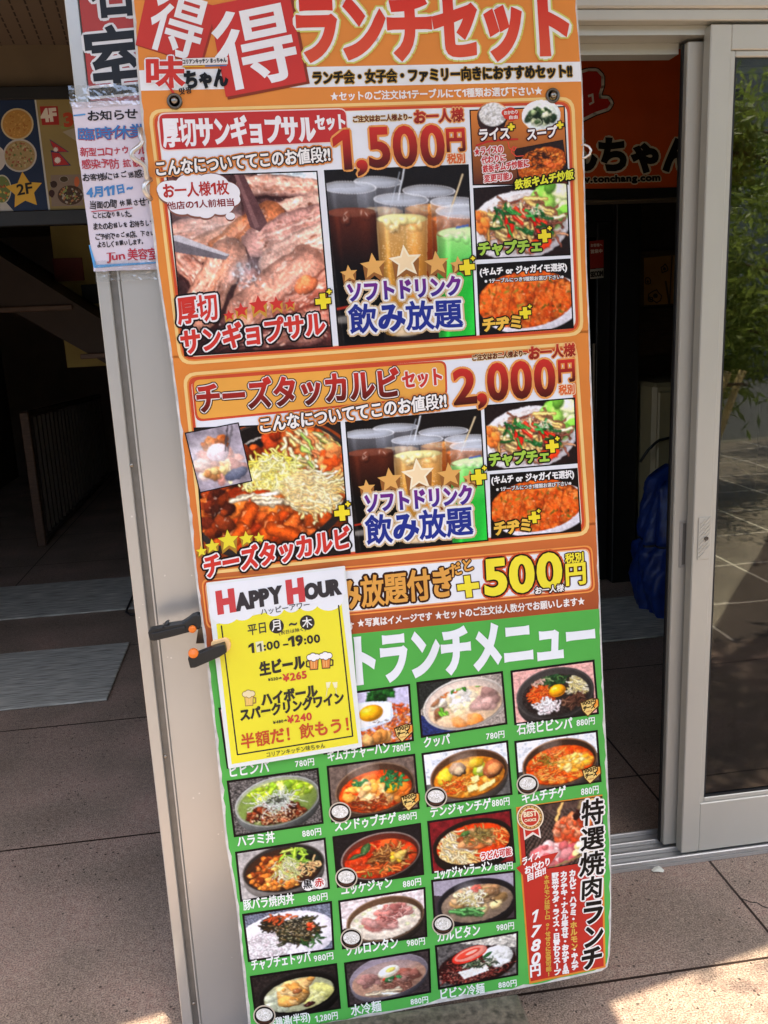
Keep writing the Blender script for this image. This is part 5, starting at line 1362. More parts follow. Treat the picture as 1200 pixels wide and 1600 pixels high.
DISHES = [  # quad, painter, decoration, name text, name baseline + height, price text, price baseline + height, label
 ([(343, 1107), (480, 1090), (487, 1178), (356, 1199)], dish_stone_bibimba, None, 'ビビンバ', (360, 1213), (421, 1205), 17, '780円', (462, 1199), (491, 1195), 11, 'printed dish photo mostly behind the yellow sheet'),
 ([(500, 1089), (639, 1070), (645, 1156), (507, 1177)], dish_fried_rice_egg, cheese((631, 1144)), 'キムチチャーハン', (513, 1190), (609, 1176), 17, '780円', (614, 1176), (641, 1172), 12, 'printed photo of fried rice under a fried egg'),
 ([(652, 1067), (784, 1050), (791, 1130), (659, 1151)], dish_kuppa, None, 'クッパ', (663, 1168), (703, 1162), 16, '780円', (760, 1156), (788, 1152), 11, 'printed photo of pale rice soup in a white bowl'),
 ([(799, 1049), (927, 1032), (934, 1114), (805, 1131)], dish_stone_bibimba, cheese((921, 1104)), '石焼ビビンパ', (808, 1148), (894, 1138), 18, '880円', (901, 1135), (929, 1131), 11, 'printed photo of a stone bowl with egg yolk and vegetables'),
 ([(356, 1221), (496, 1201), (504, 1285), (367, 1306)], dish_harami, None, 'ハラミ丼', (372, 1323), (430, 1315), 17, '880円', (473, 1308), (502, 1304), 11, 'printed photo of beef and lettuce in a metal bowl'),
 ([(512, 1198), (647, 1179), (654, 1262), (519, 1283)], dish_sundubu, both(rice((531, 1269)), cheese((641, 1251))), 'スンドゥブチゲ', (524, 1299), (619, 1285), 17, '880円', (623, 1283), (651, 1279), 11, 'printed photo of red tofu stew with green leaves'),
 ([(660, 1178), (792, 1158), (799, 1240), (668, 1259)], dish_denjang, rice((681, 1245)), 'デンジャンチゲ', (673, 1277), (767, 1263), 17, '880円', (769, 1261), (796, 1257), 12, 'printed photo of yellow soybean stew with clams'),
 ([(805, 1159), (932, 1142), (938, 1220), (811, 1239)], dish_kimchi_stew, both(rice((824, 1225)), cheese((924, 1209))), 'キムチチゲ', (816, 1255), (884, 1244), 17, '880円', (908, 1243), (935, 1239), 12, 'printed photo of orange kimchi stew in a brown pot'),
 ([(369, 1332), (507, 1310), (514, 1387), (377, 1407)], dish_pork_don, black_red, '豚バラ焼肉丼', (381, 1422), (460, 1411), 17, '880円', (482, 1410), (512, 1405), 11, 'printed photo of grilled pork in a dark bowl'),
 ([(521, 1308), (656, 1287), (661, 1365), (528, 1385)], dish_yukgaejang, rice((541, 1371)), 'ユッケジャン', (534, 1399), (613, 1386), 16, '880円', (630, 1387), (658, 1382), 11, 'printed photo of spicy red beef soup'),
 ([(669, 1284), (797, 1265), (804, 1346), (676, 1363)], dish_yukgaejang_ramen, noodle_note, 'ユッケジャンラーメン', (679, 1375), (769, 1360), 16, '880円', (773, 1361), (801, 1357), 11, 'printed photo of noodles in red soup'),
 ([(380, 1429), (517, 1409), (521, 1482), (389, 1501)], dish_chapche_rice, None, 'チャプチェトッパ', (394, 1516), (486, 1502), 17, '980円', (491, 1503), (521, 1498), 11, 'printed photo of dark noodles beside white rice'),
 ([(530, 1408), (663, 1387), (666, 1462), (536, 1481)], dish_sollongtang, rice((549, 1466)), 'ソルロンタン', (541, 1493), (622, 1480), 17, '980円', (636, 1479), (664, 1475), 11, 'printed photo of milky beef soup'),
 ([(675, 1376), (803, 1361), (805, 1434), (680, 1450)], dish_galbitang, rice((692, 1444)), 'カルビタン', (684, 1471), (750, 1460), 17, '980円', (776, 1455), (803, 1451), 11, 'printed photo of rib soup in a black pot'),
 ([(392, 1526), (525, 1506), (531, 1574), (401, 1596)], dish_samgyetang, rice((413, 1586)), '参鶏湯(半羽)', (420, 1608), (485, 1597), 17, '1,280円', (493, 1598), (528, 1592), 12, 'printed photo of a chicken in broth in a black pot'),
 ([(539, 1505), (670, 1483), (672, 1549), (545, 1572)], dish_mul_naengmyeon, None, '水冷麺', (549, 1587), (596, 1579), 17, '880円', (642, 1570), (669, 1566), 10, 'printed photo of cold noodles topped with half an egg'),
 ([(681, 1478), (808, 1456), (808, 1522), (686, 1544)], dish_bibin_naengmyeon, None, 'ビビン冷麺', (689, 1561), (757, 1551), 16, '880円', (779, 1544), (807, 1540), 10, 'printed photo of dark mixed noodles with a tomato slice'),
]
for quad, fn, deco, name, n0, n1, nh, pr, p0, p1, ph, lb in DISHES:
    photo(green, quad, fn, 150, .95, 3.4, 3.5, deco, lb)
    k = Ink(BP); k.text(name, n0, n1, nh, 'f0f4f0', .5, layer=3); k.build('dish_name', INK, green)
    k = Ink(BP); k.text(pr, p0, p1, ph, 'f0f4f0', .28, layer=3); k.build('dish_price', INK, green)

# --- red grilled meat panel
k = Ink(BP); q = [(806, 1261), (941, 1241), (946, 1511), (827, 1537)]
k.poly(q, 'e08a34', 2); k.poly([(809, 1263), (938, 1244), (943, 1509), (829, 1533)], 'c23428', 2.5)
k.poly([(806, 1355), (830, 1341), (872, 1330), (850, 1362), (836, 1372), (816, 1366)], 'c23428', 9)
red = k.build('grill_lunch_section', INK, board)
def badge(k, L):
    k.poly([(816, 1284), (841, 1281), (845, 1309), (833, 1303), (819, 1312)], 'f0e0d4', L); k.poly([(818, 1284), (839, 1281), (842, 1305), (832, 1299), (821, 1307)], 'c8342a', L + .5)
    for i, (r, c) in enumerate(((21, 'f4e2c4'), (19, '6a4a20'), (18, 'd9a860'), (14.5, 'f4e2c4'), (13, 'c83c2c'))): k.circle((828, 1276), r, r, c, L + 1 + .5 * i, 32)
    for a in range(16): k.circle((828 + 16.3 * math.cos(a * .393), 1276 + 16.3 * math.sin(a * .393)), 1.1, 1.1, '5a3a1c', L + 3, 6)
    k.text('BEST', (818, 1275.5), (838, 1273), 7.5, 'f6e4c0', .5, layer=L + 4); k.text('CHOICE', (819, 1283), (837, 1281), 4, 'f6e4c0', .25, layer=L + 4)
photo(red, [(817, 1261), (940, 1244), (943, 1342), (823, 1361)], dish_grill, 124, deco=badge, bd=1.4, label='printed photo of meat over a flaming grill')
k = Ink(BP)
for s, a, b, h in (('ライス', (816, 1351), (843, 1339), 11), ('お代わり', (820, 1365), (858, 1350), 12), ('自由!!', (824, 1376), (852, 1364), 12)): k.text(s, a, b, h, 'f6f0ec', .5, layer=10)
for ch, a, b, h in (('特', (908, 1290), (941, 1285), 39), ('選', (907, 1329), (942, 1323), 33), ('焼', (905, 1369), (942, 1364), 36), ('肉', (909, 1405), (938, 1400), 33), ('ラ', (912, 1443), (939, 1439), 32), ('ン', (914, 1479), (940, 1474), 29), ('チ', (909, 1514), (938, 1508), 30)):
    k.text(ch, a, b, h, '15100e', 1.5, [(3.6, 'f4eee8')], layer=6, skew=.08)
for s, a, b, w in (('カルビ・ハラミ・', (894, 1359), (895.5, 1436), 10), ('・キムチ', (897, 1482), (898, 1514), 10), ('カクテキ・ナムル盛合せ・おかず6品', (880.5, 1361), (883.5, 1520), 10), ('野菜サラダ・ライス・日替わりスープ', (867, 1363), (870.5, 1522), 10.5)):
    k.text(s, a, b, w, 'f4eeea', .75, layer=5, vertical=True)
k.text('ホルモン', (895.5, 1440), (897, 1482), 10, 'e0b050', .6, layer=5, vertical=True)
k.text('★ホルモンは豚トロ or せせりに変更可能!', (853.5, 1366), (857, 1524), 8.5, 'd8a848', .45, layer=5, vertical=True)
for ch, y in (('1', 1440), ('7', 1463), ('8', 1485), ('0', 1506)): k.text(ch, (829, y + .5), (841 if ch != '1' else 836, y - 1), 17, 'f6f2ee', .9, layer=5, skew=.3)
k.text('円', (829, 1526), (844, 1523), 18, 'f6f2ee', .9, layer=5)
k.build('grill_lunch_lettering', INK, red)

# --- screw grommets
for px in ((273, 159), (863, 150)):
    u, w = BP.loc1(px); r = 0.0128
    g = MB().lathe([(r, -.0005), (r, -.0034), (r * .93, -.0048), (r * .72, -.0046), (r * .56, -.003), (r * .54, -.0006)], 28, (u, 0, w)).build('grommet', DARK_STEEL, board, True)
    s_ = MB().lathe([(r * .40, -.0006), (r * .42, -.007), (r * .34, -.0095), (r * .1, -.0102)], 18, (u, 0, w)).build('screw', STEEL, g, True)
# ------------------------------------------------------------------ happy hour sheet clamped on the board
HP = Plane(BP.o - BP.y * .0085, BP.x, BP.z)
happy = empty('happy_hour_notice', 'yellow laminated happy hour price sheet clamped over the left of the menu board', 'notice', matrix=HP.matrix())
k = Ink(HP); Q = [(322, 910.5), (539, 884), (566, 1167), (357, 1201)]
k.poly(rquad(Q, 2), 'e3e8e4', 0); q = inset(Q, 5)
k.poly([(338, 975), (532, 930), (560, 1161), (362, 1194)], 'ece22c', .6)
for x, y, r in ((351, 952, 25), (378, 951, 20), (402, 946, 15), (428, 948, 16), (455, 944, 14), (481, 939, 17), (513, 932, 24), (529, 927, 9)): k.circle((x, y), r, r * .92, 'e9ecf0', 1.2)
k.poly([(326, 914), (537, 888), (541, 928), (332, 968)], 'e9ecf0', 1.4)
k.line([(346, 978), (371, 1179), (551, 1150), (529, 946)], 2.2, '1c1a10', 1)
sheet_ = k.build('laminated_sheet', LAM, happy)
k = Ink(HP)
def hh(s, a, b, h, c, w=1.0, **kw): k.text(s, a, b, h, c, w, layer=3, **kw)
hh('H', (343, 957), (366, 953), 31, 'c83a40', 3.2); hh('APPY', (371, 953), (440, 940), 24, '23222c', 2.2); hh('H', (452, 941), (474, 937), 32, 'c83a40', 3.2); hh('OUR', (478, 936), (531, 927), 22, '23222c', 2.2)
hh('ハッピーアワー', (408, 961), (484, 949), 10, '2a2a2e', .15)
hh('平日', (388, 993), (416, 988), 16, '23222c', .3); k.circle((432, 978), 11.5, 11.5, '1c1a1c', 2.5); k.circle((480, 972.5), 11.5, 11.5, '1c1a1c', 2.5); hh('月', (425, 986), (439, 984), 16, 'f0f0ea', .3); hh('木', (473, 981), (488, 979), 16, 'f0f0ea', .3); hh('~', (452, 978), (464, 976), 4, '23222c', .4)
hh('(祝日は除く)', (436, 993), (478, 986), 7, '2a2a2e', .1)
hh('1', (390, 1020), (397, 1019), 14, '1c1a16', .9); hh('1', (403, 1018), (409, 1017), 12, '4a4a44', .4); k.poly([(399, 1003), (411, 1001), (413, 1017), (401, 1019)], 'e4e2b4', 2.2); hh(':00', (413, 1016), (437, 1012), 12, '1c1a16', .6); hh('-', (443, 1008), (450, 1007), 1.2, '1c1a16', .6); hh('19', (452, 1010), (473, 1007), 15, '1c1a16', 1.0); hh(':00', (476, 1006), (500, 1003), 12, '1c1a16', .6)
hh('生ビール', (407, 1055), (476, 1043), 20, '1c1a16', 1.2)
hh('¥530⇒', (419, 1064), (441, 1061), 4.5, '2a2a20', .2); hh('¥265', (443, 1065), (479, 1059), 11.5, 'c8382c', .6)
hh('ハイボール', (410, 1102), (496, 1087), 18, '1c1a16', 1.1); hh('スパークリングワイン', (377, 1126), (537, 1098), 18, '1c1a16', 1.0)
hh('¥480⇒', (427, 1131), (449, 1127), 4.5, '2a2a20', .2); hh('¥240', (450, 1130), (487, 1124), 11.5, 'c8382c', .6)
hh('半額だ！飲もう！', (378, 1170), (545, 1142), 23, 'c4481c', .8); hh('コリアンキッチン味ちゃん', (417, 1183), (508, 1168), 8, '4a4826', .12)
k.build('lettering', LAM, happy)
def mug(k, x, y, s, fade=False, flip=1):
    o = '3a2a1c' if not fade else '9a7a3c'
    k.line([(x + flip * 6 * s, y - 3 * s), (x + flip * 11 * s, y - 2 * s), (x + flip * 11 * s, y + 6 * s), (x + flip * 6 * s, y + 7 * s)], 2.2 * s, o, 2.5)
    k.poly([(x - 8 * s, y - 7 * s), (x + 8 * s, y - 8 * s), (x + 7 * s, y + 11 * s), (x - 6 * s, y + 12 * s)], o, 2.8); k.poly([(x - 6.6 * s, y - 5 * s), (x + 6.6 * s, y - 6 * s), (x + 5.8 * s, y + 9.6 * s), (x - 5 * s, y + 10.6 * s)], 'e08a3c' if not fade else 'e4c060', 3.1)
    for dx in (-3, 1): k.line([(x + dx * s, y - 2 * s), (x + (dx + .4) * s, y + 8 * s)], 1.1 * s, 'f2c078', 3.4)
    for dx, dy, r in ((-6, -8, 4.5), (-1, -10, 5), (5, -9, 4.6), (0, -6, 4)): k.circle((x + dx * s, y + dy * s), (r + .9) * s, (r + .7) * s, o, 3.5)
    for dx, dy, r in ((-6, -8, 4.5), (-1, -10, 5), (5, -9, 4.6), (0, -6, 4)): k.circle((x + dx * s, y + dy * s), r * s, r * .9 * s, 'f4f2ee' if not fade else 'e9d9a8', 3.8)
k = Ink(HP); mug(k, 490, 1035, 1.0, False, -1); mug(k, 509, 1033, 1.0); k.build('beer_drawing', LAM, happy)
k = Ink(HP); mug(k, 389, 1092, .95, True); k.build('mug_drawing', LAM, happy)
k = Ink(HP)
for x, r in ((513, -.15), (523, .15)):
    k.poly([(x - 4, 1066), (x + 4, 1065), (x + 2.5 + r * 8, 1074), (x - 1.5 + r * 8, 1075)], 'f0ecc0', 3); k.line([(x + r * 8, 1074), (x + r * 24, 1088)], 1.3, 'e4dca0', 3)
k.build('wine_glass_drawing', LAM, happy)

# ------------------------------------------------------------------ clamp
CP = Plane(BP.o, BP.x, BP.z)
clamp = empty('clamp', 'black clamp with orange buttons gripping the yellow sheet to the board edge', 'clamp', matrix=Matrix.Translation(BP.o + BP.x * BP.loc1((312, 990))[0] + BP.z * BP.loc1((312, 990))[1]) @ BP.matrix().to_3x3().to_4x4())
C0 = BP.loc1((312, 990))
def cp(pts): return [tuple(a - C0) for a in BP.loc([(220 + x / 7.5, 930 + y / 7.5) for x, y in pts])]
def cpart(name, pts, y0, y1, m, par, bev=.0018):
    o = MB().prism(cp(pts), y0, y1, 'y').build(name, m, par)
    bv = o.modifiers.new('bevel', 'BEVEL'); bv.width = bev; bv.segments = 2; bv.limit_method = 'ANGLE'
    return o
hd_ = cpart('handle', [(85, 430), (110, 402), (270, 372), (265, 350), (300, 322), (328, 318), (325, 340), (300, 352), (480, 325), (545, 285), (600, 242), (660, 222), (700, 235), (700, 385), (580, 425), (380, 480), (160, 532), (110, 525)], -.004, .020, BLACK_PLASTIC, clamp)
cpart('ridge', [(125, 440), (520, 350), (540, 385), (150, 495)], -.0062, -.0042, BLACK_PLASTIC, hd_, .001)
u, w = cp([(608, 385)])[0]; MB().lathe([(.0070, -.0042), (.0070, -.0085), (.0058, -.0098), (.001, -.0102)], 22, (u, 0, w)).build('pivot_button', ORANGE_PLASTIC, hd_, True)
cpart('bar', [(672, 390), (720, 400), (752, 585), (640, 590)], .0105, .016, DARK_STEEL, clamp, .0008)
jw = cpart('jaw', [(568, 672), (590, 645), (690, 612), (860, 545), (992, 505), (1018, 600), (930, 655), (780, 722), (650, 778), (596, 782)], -.036, -.0165, BLACK_PLASTIC, clamp)
cpart('pad', [(825, 540), (840, 515), (990, 470), (1035, 485), (1060, 545), (1050, 605), (1000, 645), (890, 675), (840, 660)], -.0162, -.0088, mat('pale_orange_pad', 'f6c88a', .5, 0, 20, .08), jw, .002)
u, w = cp([(632, 612)])[0]; MB().lathe([(.0, -.038), (.008, -.0375), (.0092, -.035), (.0092, -.031), (.006, -.0305)], 22, (u, 0, w)).build('pivot_button', ORANGE_PLASTIC, jw, True)
cpart('label_recess', [(620, 740), (670, 722), (676, 742), (628, 760)], -.0368, -.0362, GASKET, jw, .0003)

# ------------------------------------------------------------------ slab under the board, litter
sl = MB().bbox(-.10, .434, 1.16, 1.497, .002, .1, .006).build('stone_slab', STONE); tag(sl, 'dark speckled stone block on the pavement under the menu board', 'stone block')
lp = [on_z((890 + x / 3.87, 1250 + y / 3.87)) for x, y in ((492, 430), (512, 418), (540, 413), (556, 425), (572, 436), (566, 446), (530, 443), (505, 446))]
lc = np.mean(lp, 0); b_ = MB(); b_.add([(p[0] - lc[0], p[1] - lc[1], .002 + rw.uniform(0, .006)) for p in lp] + [(0, 0, .009)], [(i, (i + 1) % 8, 8) for i in range(8)])
lo = b_.build('paper_scrap', mat('white_scrap', 'dcdccc', .7)); lo.location = (lc[0], lc[1], 0); tag(lo, 'small crumpled white paper scrap on the pavement by the door track', 'litter')

# ------------------------------------------------------------------ lobby contents
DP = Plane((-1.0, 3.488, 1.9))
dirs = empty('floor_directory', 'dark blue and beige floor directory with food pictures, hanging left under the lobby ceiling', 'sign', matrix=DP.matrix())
def dz(z): return z - 1.9
m = MB(); m.bbox(-1.55, .75, -.012, .03, dz(2.302), dz(2.345), .003); m.bbox(-1.55, .75, -.012, .03, dz(1.872), dz(1.925), .003); m.build('frame', BLACK, dirs)
m = MB(); m.box(-1.54, .74, .0, .025, dz(1.9255), dz(2.3015)); m.build('panel', BLACK, dirs)
def Z7(pts): return [(x / 6.954, 130 + y / 6.957) for x, y in pts]
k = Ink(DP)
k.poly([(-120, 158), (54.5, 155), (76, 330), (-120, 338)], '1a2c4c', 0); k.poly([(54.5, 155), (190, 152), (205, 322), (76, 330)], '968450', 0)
k.poly(Z7([(375, 180), (392, 180), (548, 1392), (528, 1392)]), 'c8c8c0', .5); k.poly(Z7([(0, 1290), (70, 1300), (150, 1390), (548, 1385), (548, 1400), (0, 1412)]), 'bcb8b0', .5)
def plate(cx, cy, rx, ry, rim, cols, seed, n=110):
    k.circle(*[(cx, cy)], rx, ry, rim, 1); k.circle((cx, cy), rx * .9, ry * .9, cols[0], 1.4)
    r = random.Random(seed)
    for i in range(n):
        a, q = r.uniform(0, 6.28), math.sqrt(r.random()) * .8; s = r.uniform(.5, 1.8)
        k.circle((cx + q * rx * math.cos(a), cy + q * ry * math.sin(a)), s * r.uniform(1, 1.8), s, r.choice(cols), 1.7 + .6 * r.random(), 8, r.uniform(0, 3))
plate(27, 194, 25.5, 25, 'c8b890', ['b88840', 'a87030', 'd0a050', 'c09048'], 1); plate(31, 243, 26.5, 26, 'c0bcb4', ['a89060', '8a6a40', 'c0b080', 'a05840', '6a7a40'], 2)
k.circle((31, 243), 23.5, 23, '2a2018', 1.2); plate(-6, 248, 15, 20, 'd0c8c0', ['c8c0b8'], 3, 5); plate(3, 296, 15, 23, 'c0bca8', ['6a7a40', 'c86a30', 'c8b050', '8a4a28'], 4, 50)
k.star((38, 298), 30, 'e0b03c', 3, -.1, .52); k.text('2F', (28, 305), (51, 301), 16, '1a1714', .7, layer=4)
k.poly(Z7([(432, 252), (628, 250), (645, 452), (458, 456)]), 'a82a24', 1.5); k.text('4F', (66, 190), (88.5, 188.5), 19, 'e8dccc', 1.5, layer=3)
for a, c, s in (((540, 610), 'b4342c', 0), ((0, 0), '', 1)):
    if s == 0:
        k.poly(Z7([(538, 608), (752, 748), (610, 752), (562, 680)]), '3a3460', 1.5); k.poly(Z7([(550, 726), (640, 752), (775, 895), (578, 905)]), '3a3460', 1.5)
        k.poly(Z7([(546, 622), (735, 744), (596, 744)]), 'b83230', 2); k.poly(Z7([(560, 752), (640, 760), (752, 886), (586, 896)]), 'b83230', 2.2)
k.star(Z7([(606, 722)])[0], 4.4, 'ece4dc', 3, 0, .6, 9); k.star(Z7([(626, 838)])[0], 5.6, 'ece4dc', 3, 0, .7, 12)
k.text('3', (102, 198), (114, 196), 20, 'c04828', 1.5, layer=3); k.circle((101, 199), 6, 2.5, '8a9a50', 2); k.poly(Z7([(680, 530), (830, 480), (830, 630)]), 'a89c84', 2)
k.poly(Z7([(550, 1000), (880, 990), (905, 1330), (560, 1340)]), '8a7868', 1.2); plate(110, 305, 22, 17, 'b8b0a8', ['4a3424', '6a4a30', 'b07848', '3a2a20', 'a8a090', '8a9a58'], 6, 120); plate(84, 288, 6, 6, 'b0a89c', ['3a2418'], 7, 12); plate(100, 280, 7, 5, 'b0a89c', ['4a3a20'], 8, 12); plate(81, 302, 5, 6, '6a5a4c', ['3a1c18'], 9, 8); k.circle((120, 284), 4, 8, 'c8683c', 3)
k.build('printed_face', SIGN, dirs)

OP = Plane((1.0, 3.488, 1.9))
osign = empty('restaurant_sign', 'dark orange restaurant sign with black outlined lettering above the inner door', 'sign', matrix=OP.matrix())
m = MB(); m.bbox(-.75, 1.25, -.012, .03, dz(2.463), dz(2.488), .003); m.bbox(-.75, 1.25, -.012, .03, dz(1.905), dz(1.942), .003); m.build('frame', BLACK, osign)
m = MB(); m.box(-.74, 1.24, 0, .025, dz(1.9425), dz(2.4625)); m.build('panel', BLACK, osign)
k = Ink(OP); k.poly([(720, 74), (1190, 78), (1180, 293), (725, 296)], 'c44c12', 0)
RB = [(890 + x / 3.81, y / 3.81) for x, y in ((-60, 470), (60, 440), (110, 425), (160, 425), (188, 455), (188, 510), (172, 560), (176, 588), (225, 588), (243, 615), (226, 642), (150, 668), (60, 712), (-60, 700))]
k.line(RB, 13, '24120e', 1, True); k.line(RB, 9, 'd8cfc0', 2, True); k.poly(RB, 'b8281c', 3)
k.poly([(890 + x / 3.81, y / 3.81) for x, y in ((108, 566), (140, 556), (146, 612), (118, 628), (114, 616), (134, 606), (130, 574), (110, 580))], 'd8cfc0', 4)
k.text('とんちゃん', (842, 266), (1083, 268), 49, '17120f', 3.2, [(6.5, 'd0c0a0')], layer=1)
k.text('www.tonchang.com', (880, 289), (1031, 285), 12.5, '17120f', .9, [(2.6, 'd0c0a0')], layer=1)
k.build('printed_face', SIGN, osign)

# inner doors: tall black framed glass
def black_door(x0, x1, y, lab, sticker=None):
    e = empty('lobby_door', lab, 'door', (x0, y, 0)); W = x1 - x0
    m = MB(); m.bbox(0, .07, 0, .045, .01, 1.9, .003); m.bbox(W - .07, W, 0, .045, .01, 1.9, .003); m.bbox(.0702, W - .0702, 0.001, .044, .01, .12, .003); m.bbox(.0702, W - .0702, .001, .044, 1.83, 1.9, .003); m.build('frame', BLACK, e)
    MB().box(.0705, W - .0705, .018, .026, .1205, 1.8295).build('glass_pane', DARKGLASS, e)
    m = MB(); m.tube([(W - .10, -.04, .85), (W - .10, -.04, 1.3)], .012, 10); m.tube([(W - .10, -.04, .88), (W - .10, 0, .88)], .008, 8); m.tube([(W - .10, -.04, 1.27), (W - .10, 0, 1.27)], .008, 8); m.build('pull_bar', DARK_STEEL, e)
    return e
d1 = black_door(1.02, 1.80, 4.38, 'black framed glass lobby door under the orange sign, with a small red sticker')
d0 = black_door(.22, 1.0, 4.38, 'black framed glass lobby door mostly hidden behind the menu board')
a = on_y((921, 375), 4.375); b = on_y((943, 436), 4.375)
XP = Plane((a[0], 4.3755, b[2])); st = empty('door_sticker', 'small red notice sticker on the inner glass door', 'sticker', matrix=XP.matrix())
k = Ink(XP); k.poly([(921, 377), (943, 375), (943, 418), (922, 420)], '9a2a20', 0); k.poly([(922, 421), (943, 419), (943, 434), (922, 436)], 'a8a090', 0); k.text('お客様へ', (923, 386), (941, 385), 5, 'e0c8b8', .2, layer=2); k.text('営業中', (923, 396), (941, 395), 6, 'e0c8b8', .3, layer=2); k.text('SECOM', (923, 433), (942, 431), 8, '2a2420', .6, layer=2)
k.build('printed_face', SIGN, st)
m = MB(); m.bbox(-.032, .032, -.03, .0, -.022, .022, .003); hb = m.build('door_closer', STEEL); w = on_y((985, 340), 4.36); hb.location = (w[0], 4.375, w[2]); tag(hb, 'small silver box fixed high on the black door post, right of the sticker', 'door closer')
pp = empty('black_post', 'black door post between the inner glass door and the cream cabinet', 'post', (1.81, 4.33, 0)); MB().bbox(0, .13, 0, .4, 0, 2.39, .004).build('shaft', BLACK, pp)
MB().box(-1.6, 0, .05, .12, 1.905, 2.39).build('transom', BLACK, pp)

cab = empty('cream_cabinet', 'cream enamel cabinet standing behind the blue bundle', 'cabinet', (1.965, 4.2, 0))
MB().bbox(0, .6, 0, .5, .05, 1.09, .02).build('body', CREAM, cab); MB().bbox(.02, .58, -.018, -.001, .12, 1.05, .008).build('door', CREAM, cab); MB().box(.03, .57, .03, .47, .003, .05).build('plinth', BLACK, cab)
ck = [on_y(p, 4.16) for p in ((1000, 722), (1012, 704), (1024, 692), (1030, 688), (1046, 684), (1060, 686))]
o_ = MB().tube([Vector(p) for p in ck], .007, 8).build('power_cord', BLACK_PLASTIC, None, True); tag(o_, 'thin black cord draped in front of the cream cabinet', 'cord')
wp = MB().bbox(1.0, 3.0, 4.70, 4.745, 1.2, 1.46, .003).build('wood_panel', WOOD); tag(wp, 'brown wood wall panel above the cream cabinet', 'panel')
PP = Plane((2.02, 4.69, 1.47)); pic = empty('framed_picture', 'brownish framed picture with rough drawings above the brown panel', 'picture', matrix=PP.matrix())
MB().bbox(0, .4, 0, .02, 0, .3, .004).build('frame', WOOD, pic)
k = Ink(PP); k.poly([(1006, 403), (1060, 398), (1060, 474), (1006, 477)], 'c8944c', 1); rr = random.Random(5)
for cx, cy, r in ((1024, 462, 9), (1012, 440, 5), (1016, 468, 4), (1038, 420, 6)):
    k.line([(cx + r * (1 + rr.uniform(-.3, .3)) * math.cos(t), cy + r * (1 + rr.uniform(-.3, .3)) * math.sin(t)) for t in np.arange(0, 6.28, .7)], 1.5, '3a2414', 2, True); k.circle((cx, cy), r * .4, r * .4, '5a3a20', 2)
k.line([(1040, 440), (1046, 476)], 3, '6a4424', 2); k.line([(1050, 400), (1046, 474)], 2, '6a4424', 2)
k.build('printed_face', SIGN, pic)

# blue tarpaulin bundle: a rounded sack with folds, tied with cord
def bundle():
    e = empty('tarp_bundle', 'bright blue tarpaulin bundle on the lobby floor beside the door', 'bundle', (2.06, 3.86, 0))
    r = np.random.default_rng(3); S, T = 72, 48; V = []
    for i in range(T + 1):
        t = i / T; z = .72 * t
        for j in range(S):
            a = 2 * math.pi * j / S; c, s = math.cos(a), math.sin(a)
            k_ = (abs(c) ** 3.2 + abs(s) ** 3.2) ** (-1 / 3.2)
            f = (1 - .16 * t ** 2) * (.9 + .12 * math.sin(math.pi * min(1, t * 1.25))) * (1 if t < .9 else 1 - 5.5 * (t - .9) ** 1.15)
            w = .016 * math.sin(7 * a + 9 * t) + .011 * math.sin(17 * a - 5 * t + 2 * math.sin(9 * t)) + .003 * math.sin(23 * a + 14 * t) + r.normal(0, .0015) - (.02 if .46 < t < .52 else 0)
            V.append(((.30 * k_ * f + w) * c, (.20 * k_ * f + w) * s, z + (.02 * math.sin(5 * a) + .01 * math.sin(11 * a)) * t))
    F = [(i * S + j, i * S + (j + 1) % S, (i + 1) * S + (j + 1) % S, (i + 1) * S + j) for i in range(T) for j in range(S)]
    F += [tuple(T * S + j for j in range(S)), tuple(reversed(range(S)))]
    MB().add(V, F).build('tarp', TARP, e, True)
    pts = [V[24 * S + j] for j in range(S)]; MB().tube([(x * 1.02, y * 1.02, z) for x, y, z in pts], .006, 6, True).build('cord', BLACK_PLASTIC, e, True)
    return e
bundle()

def floor_mat(x0, x1, y0, y1, lab):
    o = MB().bbox(x0, x1, y0, y1, .003, .012, .003).build('floor_mat', [MATM]); tag(o, lab, 'floor mat', 'floor mats in the lobby'); return o
floor_mat(-2.3, -.733, 3.42, 4.065, 'nearer worn grey floor mat, left of the metal post')
floor_mat(-2.3, -.36, 4.59, 5.21, 'farther grey floor mat in the dark lobby, left of the metal post')
floor_mat(.95, 2.12, 3.515, 4.07, 'grey floor mat inside the sliding doors, in front of the blue bundle')
ws = [on_z(p, .02) for p in ((216, 920), (208, 930), (199, 950), (197, 956), (203, 960), (214, 960))]
o_ = MB().tube([Vector(p) for p in ws], .006, 8).build('wire_stand', BLACK_PLASTIC, None, True); tag(o_, 'black bent wire foot on the floor between the two left mats', 'stand')

# stair and railing at the back left
stair = empty('staircase', 'dark flight of stairs rising at the back left of the lobby', 'staircase', (-2.6, 5.3, 0))
m = MB(); prof = [(0, 0)]
MB().prism([(3.8, .0), (3.8, -.12), (0.15, 2.32), (0.15, 2.38), (.55, 2.38)], .0, .9, 'y').build('sloping_soffit', mat('dark_stair', '3c3028', .7), stair)
for i in range(8): MB().bbox(.3 + .42 * i, .3 + .42 * (i + 1) - .01, -.02, .0, 2.16 - .28 * i, 2.19 - .28 * i, .004).build('tread_edge', WOOD, stair)
rail = empty('stair_railing', 'dark slatted railing with pale balusters at the back left of the lobby', 'railing', (-1.64, 6.2, 0))
MB().bbox(-.03, .03, 0, .06, 0, .95, .006).build('newel_post', WOOD, rail)
MB().tube([(0, .05, .93), (0, 2.8, .82)], .028, 8).build('handrail', WOOD, rail)
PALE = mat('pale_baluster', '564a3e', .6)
bal = MB().bbox(-.012, .012, -.015, .015, .04, .9, .003).build('baluster', PALE, rail); bal.location = (0, .16, 0)
